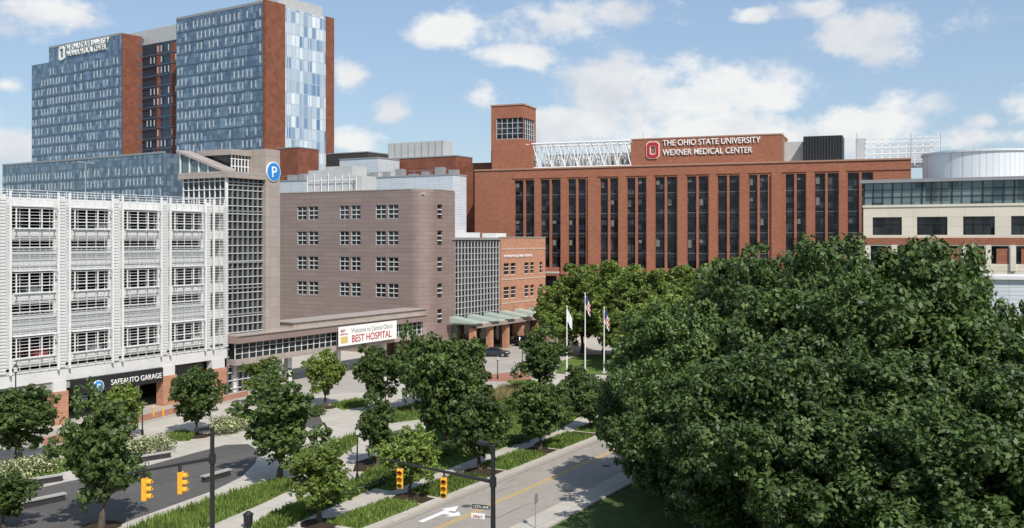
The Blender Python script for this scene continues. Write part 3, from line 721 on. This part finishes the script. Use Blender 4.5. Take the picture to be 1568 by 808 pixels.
blades(GP((448,696),(500,686),(545,668),(548,680),(500,705),(450,712)),60,.7,bladeM,'ornamental_grass')

# ---------------- trees ----------------
def unit(rng,n):
    v=rng.normal(size=(n,3)); return v/np.linalg.norm(v,axis=1,keepdims=True)
def leaf_quads(rng,C,Rr,per,ls,flat=.8,up=.35,out=.8):
    n=len(C)*per; c=np.repeat(C,per,0); r=np.repeat(Rr,per)
    d=unit(rng,n); rad=r*(.45+.6*rng.random(n)**.6)
    p=c+d*rad[:,None]*np.array([1,1,flat])
    nn=d*out+unit(rng,n)*.6+np.array([0,0,up]); nn/=np.linalg.norm(nn,axis=1,keepdims=True)
    t_=np.cross(nn,unit(rng,n)); t_/=np.linalg.norm(t_,axis=1,keepdims=True)+1e-9; b_=np.cross(nn,t_)
    s_=ls*(.65+.7*rng.random(n))[:,None]
    v=np.stack([p-t_*s_,p+b_*s_*.6-t_*s_*.1,p+t_*s_,p-b_*s_*.6-t_*s_*.1],1)
    return v.reshape(-1,3)
def tubev(pts,rads,n,V,Fc):
    base=len(V)
    for i,(p,r_) in enumerate(zip(pts,rads)):
        d=(pts[min(i+1,len(pts)-1)]-pts[max(i-1,0)]); d=Vector(d).normalized(); q=d.to_track_quat('Z','Y')
        for k in range(n):
            w_=2*math.pi*k/n; V.append(tuple(Vector(p)+q@Vector((r_*math.cos(w_),r_*math.sin(w_),0))))
    for i in range(len(pts)-1):
        for k in range(n):
            j=(k+1)%n; a=base+i*n; Fc.append([a+k,a+j,a+n+j,a+n+k])
def make_tree(name,seed,H,R,zb,nl,ns,per,ls,lm,lobe=.33,trunk=.16,shape=0.0,core=.45,subr=(.22,.2),jit=.16,rfr=.32):
    rng=np.random.default_rng(seed); zc=(zb+H)/2; hz=(H-zb)/2
    i=np.arange(nl)+.5; ph=np.arccos(1-2*i/nl); th=math.pi*(1+5**.5)*i+rng.random()*6
    d=np.stack([np.cos(th)*np.sin(ph),np.sin(th)*np.sin(ph),np.cos(ph)],1)+rng.normal(0,jit,(nl,3))
    rf=(.84-rfr+rfr*rng.random(nl)); 
    prof=1-shape*np.clip(d[:,2],0,1)-.1*np.clip(-d[:,2],0,1)
    C=np.array([0,0,zc])+d*np.array([R,R,hz])*rf[:,None]*np.stack([prof,prof,np.ones(nl)],1)
    lr=R*lobe*(.6+.75*rng.random(nl))
    ni=nl//3; C2=np.array([0,0,zc])+unit(rng,ni)*np.array([R,R,hz])*core*rng.random((ni,1)); C=np.vstack([C,C2]); lr=np.append(lr,np.full(ni,R*lobe))
    sd=unit(rng,len(C)*ns); sd[:,2]=sd[:,2]*.85+.1; cc=np.repeat(C,ns,0); rr_=np.repeat(lr,ns)
    SC=cc+sd*rr_[:,None]*(.6+.45*rng.random((len(cc),1))); SR=rr_*(subr[0]+subr[1]*rng.random(len(cc)))
    SC[:,2]=np.maximum(SC[:,2],zb*.7)
    lv=leaf_quads(rng,SC,SR,per,ls)
    V=[];Fc=[]
    tr=R*trunk*.35+.03
    top=np.array([rng.normal(0,.05)*R,rng.normal(0,.05)*R,zc+hz*.35])
    pts=[np.array([0,0,0.0]),np.array([0,0,zb*.5])+rng.normal(0,.02,3)*R,np.array([0,0,zb])+rng.normal(0,.03,3)*R,(np.array([0,0,zc])+top)/2,top]
    tubev(pts,[tr*1.35,tr,tr*.85,tr*.5,tr*.15],8,V,Fc)
    for k in range(min(len(C),16)):
        c=C[(k*7)%len(C)]; z0=zb*.8+(zc-zb)*rng.random()*.9; a0=np.array([0,0,z0]); mid=(a0+c)/2+np.array([0,0,-.06*R]); 
        tubev([a0,mid,c],[tr*.45,tr*.28,tr*.08],5,V,Fc)
    nb=len(V); nf=len(Fc)
    lf=(np.arange(len(lv)).reshape(-1,4)+nb)
    me=bpy.data.meshes.new(name); me.from_pydata(V+lv.tolist(),[],Fc+lf.tolist())
    me.materials.append(bark); me.materials.append(lm)
    mi=np.ones(nf+len(lf),np.int32); mi[:nf]=0; me.polygons.foreach_set('material_index',mi); me.update(); return me
def put(me,name,x,y,sc=(1,1,1),rot=0,z=.13):
    ob=bpy.data.objects.new(name,me); col.objects.link(ob); ob.location=(x,y,z); ob.rotation_euler=(0,0,rot); ob.scale=sc; return ob
small=[make_tree('street_tree',11+k,6,2.4,1.1,36,16,25,.13,lm,shape=sh,jit=.2,rfr=.38) for k,(lm,sh) in enumerate(((leafA,.25),(leafA,.45),(leafA,.3)))]
light=[make_tree('young_tree',31+k,6,2.4,1.25,28,15,24,.13,leafB,shape=.2,lobe=.31,jit=.2,rfr=.38) for k in range(2)]
def st(kind,k,u,vb,vt,ub0,ub1):
    x,y=G(u,vb); D=y; Hh=ZV(vt,D); Rr=(ub1-ub0)/2/F*D
    put((small if kind=='s' else light)[k],'street_tree' if kind=='s' else 'young_tree',x,y,(Rr/2.4*1.08,Rr/2.4*1.08,Hh/6*1.02),random.random()*6.28)
for a in [('s',0,30,712,592,-12,92),('s',1,155,812,618,92,215),('l',0,184,672,590,146,218),('s',2,301,668,566,264,340),('s',1,428,738,586,368,492),
 ('l',1,405,622,553,371,441),('l',0,497,624,537,463,528),('s',0,574,632,530,540,609),('s',1,632,634,515,602,664),('s',2,683,692,518,632,750),
 ('s',1,578,716,616,547,610),('l',1,490,802,688,436,548),('l',0,628,762,656,586,678),('s',0,735,722,598,688,778),('s',2,827,690,588,784,868),
 ('s',1,828,604,512,790,866),('s',0,886,640,562,858,916),('s',2,5,812,728,-40,42),('s',0,712,636,522,680,744),('l',0,650,622,540,625,676),('s',1,905,660,590,880,950)]: st(*a)
mid=[make_tree('park_tree',51+k,14,5.6,2.2,54,18,32,.23,leafB if k else leafA,lobe=.25,shape=.15,jit=.2,rfr=.38) for k in range(2)]
for k,(u,D,vt,r_) in enumerate(((856,168,428,4.5),(892,160,396,5.5),(945,152,390,6),(985,145,405,5.5),(1030,150,398,5.5),(1010,118,450,5.0),(1075,128,398,6),(1130,120,382,6.5),(1170,112,390,6),(1215,110,396,6.5),(1058,108,432,6),(862,158,460,4.5),(925,156,440,5),(960,140,470,4.5),(1110,98,428,6),(1290,120,392,7),(990,112,490,4.2))):
    x,y=RD(u,D); put(mid[0 if k in(8,14,15) else 1],'park_tree',x,y,(r_/5.6,r_/5.6,ZV(vt,D)/14),k*1.3,0)
big=[make_tree('large_maple_tree',71+k,18,11,1.5,105,22,68,.205,leafC,lobe=.205,trunk=.2,shape=.12,core=.6,subr=(.24,.2),jit=.2,rfr=.36) for k in range(2)]
for k,(u,D,vt,r_) in enumerate(((1345,64,372,10.0),(1062,70,468,7.0),(1180,76,396,8.0),(1432,78,378,6.8),(1595,62,545,7.0),(1220,54,520,8.0),(1455,50,560,8.5),(1120,60,560,6.2),(1010,73,540,5.0))):
    x,y=RD(u,D); put(big[k%2],'large_maple_tree',x,y,(r_/11,r_/11,ZV(vt,D)/18),k*2.1,0)
far=make_tree('distant_tree_mesh',91,12,7,0.5,20,10,24,.5,leafA)
ec=bpy.data.objects.new('distant_trees',None); col.objects.link(ec)
rr2=random.Random(5)
for k in range(90):
    an=rr2.uniform(-1.4,1.4); D=rr2.uniform(430,700); ob=put(far,'tree_clump',math.sin(an)*D,math.cos(an)*D,(1.6,1.6,rr2.uniform(.7,1.1)),rr2.random()*6,0); ob.parent=ec
for k,(u,D) in enumerate(((1700,180),(1740,170),(1780,165))):
    x,y=RD(u,D); ob=put(far,'tree_clump',x,y,(1,1,.9),k,0); ob.parent=ec

def shrub_row(name,pts,rad,m,cnt,seed,hgt=1.0,per=26):
    rng=np.random.default_rng(seed); P=np.array(pts); C=[]
    for _ in range(cnt):
        k=rng.random()*(len(P)-1); i=int(k); q=P[i]+(P[i+1]-P[i])*(k-i)+rng.normal(0,rad*.6,2); C.append((q[0],q[1],.13+hgt*(.25+.55*rng.random())))
    C=np.array(C); v=leaf_quads(rng,C,np.full(len(C),hgt*.36),per,.10,.9,.5)
    link_mesh(name,v.tolist(),np.arange(len(v)).reshape(-1,4).tolist(),[m])
shrub_row('flowering_shrubs',GP((-20,740),(40,728),(72,722)),1.0,leafS,170,1,1.5)
shrub_row('flowering_shrubs',GP((-20,755),(20,748)),.9,leafS,90,2,1.4)
shrub_row('flowering_shrubs',GP((165,707),(205,698),(255,690)),.9,leafS,190,3,1.5)
shrub_row('flowering_shrubs',GP((328,666),(360,661),(405,650)),.9,leafS,200,4,1.6)
shrub_row('hedge',GP((610,735),(660,705),(720,680)),.9,leafA,240,5,1.0)
shrub_row('hedge',GP((690,665),(740,640),(800,625)),1.0,leafA,220,6,1.0)
shrub_row('hedge',GP((860,628),(900,612)),1.6,leafA,150,7,1.0)
shrub_row('hedge',GP((455,640),(490,634)),.8,leafA,110,8,1.0)
shrub_row('hedge',GP((735,690),(800,676),(860,655)),.5,leafA,160,9,.7)
shrub_row('hedge',GP((470,786),(530,764),(590,738)),.35,leafA,150,10,.55)

# ---------------- street furniture ----------------
def seat_wall(u0,v0,u1,v1):
    a=G(u0,v0); b_=G(u1,v1); d=Vector((b_[0]-a[0],b_[1]-a[1],0)); b=B('seat_wall',a,math.degrees(math.atan2(d.y,d.x)),.13); L_=d.length
    b.box('seat',conc,0,L_,-.25,.25,.42,.52); b.box('plinth',darkin,.1,L_-.1,-.18,.18,0,.42); b.done()
seat_wall(10,752,97,738); seat_wall(200,712,262,702); seat_wall(120,768,190,752); seat_wall(310,742,352,730); seat_wall(20,785,100,768)
def lamp(u,vb,hm=None,vt=None):
    x,y=G(u,vb); hh=hm or ZV(vt,y); b=B('street_lamp',(x,y),AG,.13)
    b.tube('base',blk,(0,0,0),(0,0,.5),.14,.1); b.tube('pole',blk,(0,0,.5),(0,0,hh-.75),.065,.05)
    b.tube('collar',blk,(0,0,hh-.75),(0,0,hh-.65),.14,.14); b.tube('globe',mat('lamp_globe',(.6,.6,.55),.3),(0,0,hh-.65),(0,0,hh-.2),.13,.18,12); b.tube('cap',blk,(0,0,hh-.2),(0,0,hh),.22,.03,12); b.done()
lamp(547,738,vt=655); lamp(218,668,vt=615); lamp(24,705,vt=560); lamp(590,640,vt=575); lamp(762,582,vt=545)
for u,v in ((800,560),(812,556)): lamp(u,v,hm=3.5)
def head(b,x,y,z,ang=0):
    b.box('signal_housings',yel,x-.17,x+.17,y-.12,y+.12,z-.55,z+.55)
    for i,m in enumerate((mat('lens_red',(.25,.01,.01),.3),mat('lens_amber',(.4,.2,.01),.3),mat('lens_green',(.01,.12,.06),.3))):
        zz=z+.36-.36*i
        b.tube('lenses_%d'%i,m,(x,y-.12,zz),(x,y-.14,zz),.12,n=14)
        V,Fc,_=b.part('visors',yel); k=len(V); n=12
        for yy in (y-.12,y-.36):
            for j in range(n+1):
                w_=math.pi*(-.15)+math.pi*1.3*j/n
                q=b.tr(x+.145*math.cos(w_),yy); V.append((q[0],q[1],zz+.145*math.sin(w_)))
        for j in range(n): Fc.append([k+j,k+j+1,k+n+2+j,k+n+1+j])
    b.tube('hangers',blk,(x,y,z+.5),(x,y,z+.85),.04)
def mast(u,D,vtop,va,u2,v2,heads,lum=False):
    x,y=RD(u,D); za=ZV(va,D); D2=(HC-za)*F/(v2-HV); x2=(u2-CU)/F*D2
    ang=math.degrees(math.atan2(y-D2,x-x2)); b=B('traffic_signal_mast',(x,y),ang)
    L_=math.hypot(x-x2,y-D2)
    b.tube('pole',blk,(0,0,0),(0,0,ZV(vtop,D)),.15,.11,12); b.tube('base',blk,(0,0,0),(0,0,.4),.28,.24,12)
    b.tube('mast_arm',blk,(0,0,za),(-L_,0,za+.12),.10,.05,10); b.tube('clamp',blk,(0,0,za-.25),(0,0,za+.25),.18,.18,12)
    for hu,hv in heads:
        xx=b.t(hu); zz=b.zv(xx,0,hv)
        b.frame(xx,0,35); head(b,0,-.1,min(zz,za-.75)); b.frame()
        b.tube('hangers',blk,(xx,0,min(zz,za-.75)+.4),(xx,0,za+.1),.04)
    if lum:
        b.tube('luminaire_arm',blk,(0,0,ZV(vtop,D)-.1),(-.6,-.0,ZV(vtop,D)),.05); b.box('luminaire',blk,-1.0,-.3,-.15,.15,ZV(vtop,D)-.05,ZV(vtop,D)+.12)
    return b
b=mast(325,53,655,702,195,729,[(219,749),(274,739)],True); b.done()
b=mast(755,52,682,738,588,706,[(613,732),(680,746)],True)
zz=b.zv(0,0,778); b.frame(0,0,20); b.box('street_name_blade',blk,-1.15,-.2,-.03,.03,zz-.1,zz+.12); b.text('12TH AVE',.2,-1.1,-.05,zz-.05,signwhite,.003,name='blade_letters')
b.box('turn_sign',signwhite,-1.2,-.45,-.03,.03,zz-.62,zz-.35); b.text('ONLY',.2,-1.1,-.05,zz-.57,signred,.003,name='blade_letters'); b.box('sign_bracket',blk,-.5,0,-.02,.02,zz-.02,zz+.02); b.box('sign_bracket',blk,-.5,0,-.02,.02,zz-.5,zz-.46); b.frame(); b.done()
x,y=G(380,812); b=B('litter_bin',(x,y),AG,.13); b.tube('body',blk,(0,0,.06),(0,0,.85),.26,.3,16); b.tube('rim',blk,(0,0,.85),(0,0,.92),.33,.33,16); b.tube('lid',blk,(0,0,.92),(0,0,1.08),.3,.12,16); b.done()
x,y=G(820,812); b=B('sign_post',(x,y),AG,.13); b.tube('post',greym,(0,0,0),(0,0,2.2),.035); b.box('plate',greym,-.22,.22,-.05,-.036,1.6,2.2); b.done()
def flag(u,vb,vt,m1,m2,canton=None):
    x,y=G(u,vb); hh=ZV(vt,y); b=B('flagpole',(x,y),10,.0); b.tube('base',conc,(0,0,.1),(0,0,.4),.4,.3,12); b.tube('pole',whitesteel,(0,0,.1),(0,0,hh),.11,.06,10); b.tube('finial',signwhite,(0,0,hh),(0,0,hh+.2),.1,.03)
    for j in range(5):
        x0_=.07+j*.13; y0_=.14*math.sin(j*2.2); y1_=.14*math.sin((j+1)*2.2)
        ztop=hh-.3-j*.28; L_=1.7
        for i in range(5):
            za=ztop-i*L_/5; b.prism('flag_stripe_a' if i%2 else 'flag_stripe_b',m1 if i%2 else m2,[(x0_,y0_),(x0_+.13,y1_),(x0_+.13,y1_+.02),(x0_,y0_+.02)],za-L_/5,za)
    if canton: b.prism('canton',canton,[(.07,-.17),(.36,-.19),(.36,-.16),(.07,-.15)],hh-1.3,hh-.32)
    b.done()
navyc=mat('flag_navy',(.02,.03,.15),.8)
flag(868,575,470,signwhite,signwhite); flag(896,570,450,signred,signwhite,navyc); flag(925,573,472,signred,signwhite,navyc)
for i,u in enumerate((235,250)):
    x,y=G(u,640); b=B('bollard',(x,y),AG,.13); b.tube('post',yel,(0,0,0),(0,0,1.0),.09,.09,10); b.tube('cap',yel,(0,0,1.0),(0,0,1.06),.09,.03,10); b.done()
x,y=G(127,632); b=B('entry_sign_board',(x,y),AG,.13); b.box('legs',blk,-.5,-.44,-.03,.03,0,1.7); b.box('legs',blk,.44,.5,-.03,.03,0,1.7); b.box('board',signwhite,-.55,.55,-.07,-.035,.7,1.7); b.box('stripe',signblue,-.55,.55,-.08,-.071,1.4,1.6); b.done()

# ---------------- vehicles ----------------
def car(x,y,z,deg,paint,suv=False):
    st_=[(-2.3,.42,.72,.74,.70,.5),(-2.22,.28,.92,.96,.84,.66),(-1.75,.25,.98,1.02,.90,.68),(-1.45,.25,.98,1.14,.91,.66),(-.75,.25,.97,1.44,.92,.60),(0,.25,.96,1.48,.92,.62),(.45,.25,.95,1.44,.92,.61),(1.15,.25,.93,1.0,.91,.64),(1.7,.25,.88,.93,.89,.62),(2.15,.28,.76,.80,.82,.58),(2.32,.38,.60,.62,.66,.45)]
    if suv: st_=[(a,zb+.05,be+.12,(ro+.3 if ro>1.1 else ro+.12),w_,rw+.06) for a,zb,be,ro,w_,rw in st_]; st_[2]=(-1.95,.3,1.1,1.7,.9,.68); st_[3]=(-1.5,.3,1.1,1.76,.91,.68)
    V=[];Fc=[];fm=[]
    prof=lambda a,zb,be,ro,w_,rw:[(-w_*.86,zb),(-w_,zb+.18),(-w_,be-.08),(-w_*.95,be),(-rw,ro-.05),(-rw*.7,ro),(rw*.7,ro),(rw,ro-.05),(w_*.95,be),(w_,be-.08),(w_,zb+.18),(w_*.86,zb)]
    for s_ in st_: V+=[(s_[0],q[0],q[1]) for q in prof(*s_)]
    n=12
    for i in range(len(st_)-1):
        cab=max(st_[i][3]-st_[i][2],st_[i+1][3]-st_[i+1][2])>.25
        slope=abs(st_[i][3]-st_[i+1][3])>.2
        for k in range(n):
            j=(k+1)%n; Fc.append([i*n+k,i*n+j,(i+1)*n+j,(i+1)*n+k]); fm.append(1 if (cab and k in(3,7)) or (cab and slope and k in (4,5,6)) else 0)
    Fc.append(list(range(n))); fm.append(0); Fc.append(list(range((len(st_)-1)*n,len(st_)*n))[::-1]); fm.append(0)
    e=bpy.data.objects.new('parked_suv' if suv else 'parked_car',None); col.objects.link(e); e.location=(x,y,z); e.rotation_euler=(0,0,math.radians(deg))
    bo=link_mesh('body',V,Fc,[paint,mat('car_glass',(.01,.012,.015),.08,.05)],fm,e,True)
    bv=bo.modifiers.new('b','BEVEL'); bv.width=.03; bv.segments=2
    b=B('tmp',(0,0),0); tyre=mat('tyre',(.02,.02,.02),.9); rim=mat('alloy_rim',(.5,.5,.52),.3,metal=.8)
    for wx in(-1.42,1.42):
        for sy in(-1,1):
            b.tube('wheels',tyre,(wx,sy*.72,.33),(wx,sy*.93,.33),.33,n=20); b.tube('rims',rim,(wx,sy*.9,.33),(wx,sy*.94,.33),.2,n=12)
    b.box('headlights',signwhite,2.18,2.27,-.68,-.4,.6,.7); b.box('headlights',signwhite,2.18,2.27,.4,.68,.6,.7)
    b.box('tail_lights',signred,-2.3,-2.22,-.72,-.45,.75,.88); b.box('tail_lights',signred,-2.3,-2.22,.45,.72,.75,.88)
    b.box('mirrors',paint,.75,.9,-1.08,-.92,.95,1.07); b.box('mirrors',paint,.75,.9,.92,1.08,.95,1.07)
    for p,(v_,f_,m_) in b.parts.items(): link_mesh(p,v_,f_,[m_],parent=e)
pblk=mat('car_paint_black',(.02,.021,.024),.2,.02,spec=.8); pred=mat('car_paint_red',(.35,.02,.02),.25,.02); psil=mat('car_paint_silver',(.4,.41,.42),.3,.02,metal=.5); pwht=mat('car_paint_white',(.7,.7,.7),.3,.02)
x,y=G(758,547); car(x,y,.138,-12,pblk); x,y=G(805,530); car(x,y,.138,40,pblk,True); x,y=G(783,523); car(x,y,.138,70,psil)
def gcar(u,lvl,pt,y_=2.9):
    xx=g.t(u,y_); zf=8.1+3.1*lvl-2.15+.75
    car(g.x+g.c*xx-g.s*y_, g.y+g.s*xx+g.c*y_, zf, AG+90, pt)
for u,l,p_ in ((42,0,pred),(60,1,pwht),(125,0,psil),(210,2,pblk),(285,0,pwht),(30,2,psil),(140,3,pwht),(215,1,pred),(300,2,psil),(70,4,pblk),(140,4,pwht)): gcar(u,l,p_)
x,y=RD(1545,112); b=B('white_pavilion',(x,y),-20)
b.box('walls',ribbed,-2,12,0,8,0,ZV(428,112)); b.box('roof',white,-2.3,12.3,-.4,8.3,ZV(428,112),ZV(423,112)); b.box('windows',glassdk,-1.5,11.5,-.06,.02,3,5.5)
b.done()

# ---------------- world, sun, camera ----------------
sx,sy=0.42,-0.907; el=math.radians(49)
wd=bpy.data.worlds.new("World"); scene.world=wd; wd.use_nodes=True; nt=wd.node_tree; L=nt.links
bg=nt.nodes['Background']; sky=nt.nodes.new('ShaderNodeTexSky'); sky.sky_type='NISHITA'; sky.sun_disc=False; sky.sun_elevation=el; sky.sun_rotation=math.atan2(sx,sy)
sky.air_density=1.1; sky.dust_density=.7; sky.ozone_density=2.5
tc=nt.nodes.new('ShaderNodeTexCoord'); sp=nt.nodes.new('ShaderNodeSeparateXYZ'); L.new(tc.outputs['Generated'],sp.inputs[0])
az=M(nt,'ARCTAN2',sp.outputs[0],sp.outputs[1]); elv=M(nt,'ARCSINE',sp.outputs[2])
cb=nt.nodes.new('ShaderNodeCombineXYZ'); L.new(az,cb.inputs[0]); L.new(elv,cb.inputs[1])
nz=nt.nodes.new('ShaderNodeTexNoise'); nz.inputs['Scale'].default_value=13; nz.inputs['Detail'].default_value=9; nz.inputs['Roughness'].default_value=.60
mp=nt.nodes.new('ShaderNodeMapping'); mp.inputs['Scale'].default_value=(1,1,1.5); L.new(tc.outputs['Generated'],mp.inputs[0]); L.new(mp.outputs[0],nz.inputs[0])
clouds=[(80,22,120,38),(540,112,42,36),(600,163,32,22),(540,220,50,20),(20,228,56,30),(690,45,70,24),(800,85,66,20),(870,28,130,42),(745,152,40,30),
(925,120,80,60),(1040,160,130,66),(1200,150,90,46),(1130,200,260,54),(1320,190,130,40),(900,195,130,36),(1345,38,125,50),(1240,12,80,22),(1150,25,36,16),(1508,187,44,18),(1565,165,55,45),(1500,212,120,26),(12,131,40,14),(1700,100,120,60),(-120,150,120,60)]
best=None
def dist(c,i_):
    a=nt.nodes.new('ShaderNodeVectorMath'); a.operation='MULTIPLY_ADD'; L.new(cb.outputs[0],a.inputs[0]); a.inputs[1].default_value=(i_[0],i_[1],0); a.inputs[2].default_value=(-c[0]*i_[0],-c[1]*i_[1],0)
    l=nt.nodes.new('ShaderNodeVectorMath'); l.operation='LENGTH'; L.new(a.outputs[0],l.inputs[0]); return l.outputs['Value']
cl=[]
for (u,v,ru,rv) in clouds:
    a0=math.atan((u-CU)/F); e0=math.atan((HV-v)/F*math.cos(a0)); cl.append(((a0,e0),(1/(ru/F*math.cos(a0)**2),1/(rv/F*math.cos(a0)))))
for a0,e0,ra,re in ((1.4,.4,.5,.2),(2.6,.35,.6,.15),(-1.4,.45,.5,.2)): cl.append(((a0,e0),(1/ra,1/re)))
for c_,i_ in cl:
    d_=dist(c_,i_); best=d_ if best is None else M(nt,'MINIMUM',best,d_)
best=M(nt,'MAXIMUM',M(nt,'SUBTRACT',1.0,best),-.5)
den=M(nt,'ADD',M(nt,'MULTIPLY',best,.8),M(nt,'MULTIPLY',M(nt,'SUBTRACT',nz.outputs[0],.5),2.8))
mr=nt.nodes.new('ShaderNodeMapRange'); mr.interpolation_type='SMOOTHSTEP'; mr.inputs[1].default_value=-.08; mr.inputs[2].default_value=.55; L.new(den,mr.inputs[0]); mr.inputs[4].default_value=.96
n2=nt.nodes.new('ShaderNodeTexNoise'); n2.inputs['Scale'].default_value=11; n2.inputs['Detail'].default_value=5; L.new(mp.outputs[0],n2.inputs[0])
cr=nt.nodes.new('ShaderNodeValToRGB'); L.new(n2.outputs[0],cr.inputs[0]); cr.color_ramp.elements[0].position=.36; cr.color_ramp.elements[1].position=.58
cr.color_ramp.elements[0].color=(6.3,6.6,7.1,1); cr.color_ramp.elements[1].color=(8.3,8.35,8.3,1)
hz=nt.nodes.new('ShaderNodeMix'); hz.data_type='RGBA'; hz.inputs[0].default_value=.38; L.new(sky.outputs[0],hz.inputs[6]); hz.inputs[7].default_value=(4.3,5.9,8.3,1)
mx=nt.nodes.new('ShaderNodeMix'); mx.data_type='RGBA'; L.new(mr.outputs[0],mx.inputs[0]); L.new(hz.outputs[2],mx.inputs[6]); L.new(cr.outputs[0],mx.inputs[7])
L.new(mx.outputs[2],bg.inputs[0]); bg.inputs[1].default_value=.11
sl=bpy.data.lights.new('sun','SUN'); sl.energy=5.0; sl.angle=math.radians(.5); sl.color=(1,.95,.87); so=bpy.data.objects.new('sun',sl); col.objects.link(so)
v=Vector((sx*math.cos(el),sy*math.cos(el),math.sin(el))); so.rotation_euler=v.to_track_quat('Z','Y').to_euler()
cam=bpy.data.cameras.new('camera'); co=bpy.data.objects.new('camera',cam); col.objects.link(co); co.location=(0,0,HC); co.rotation_euler=(math.pi/2,0,0)
cam.sensor_width=36; cam.lens=35; cam.shift_y=-(404.25-HV)/1568; cam.clip_end=9000; cam.clip_start=.5; scene.camera=co
scene.view_settings.view_transform='Standard'; scene.view_settings.look='None'; scene.view_settings.exposure=0
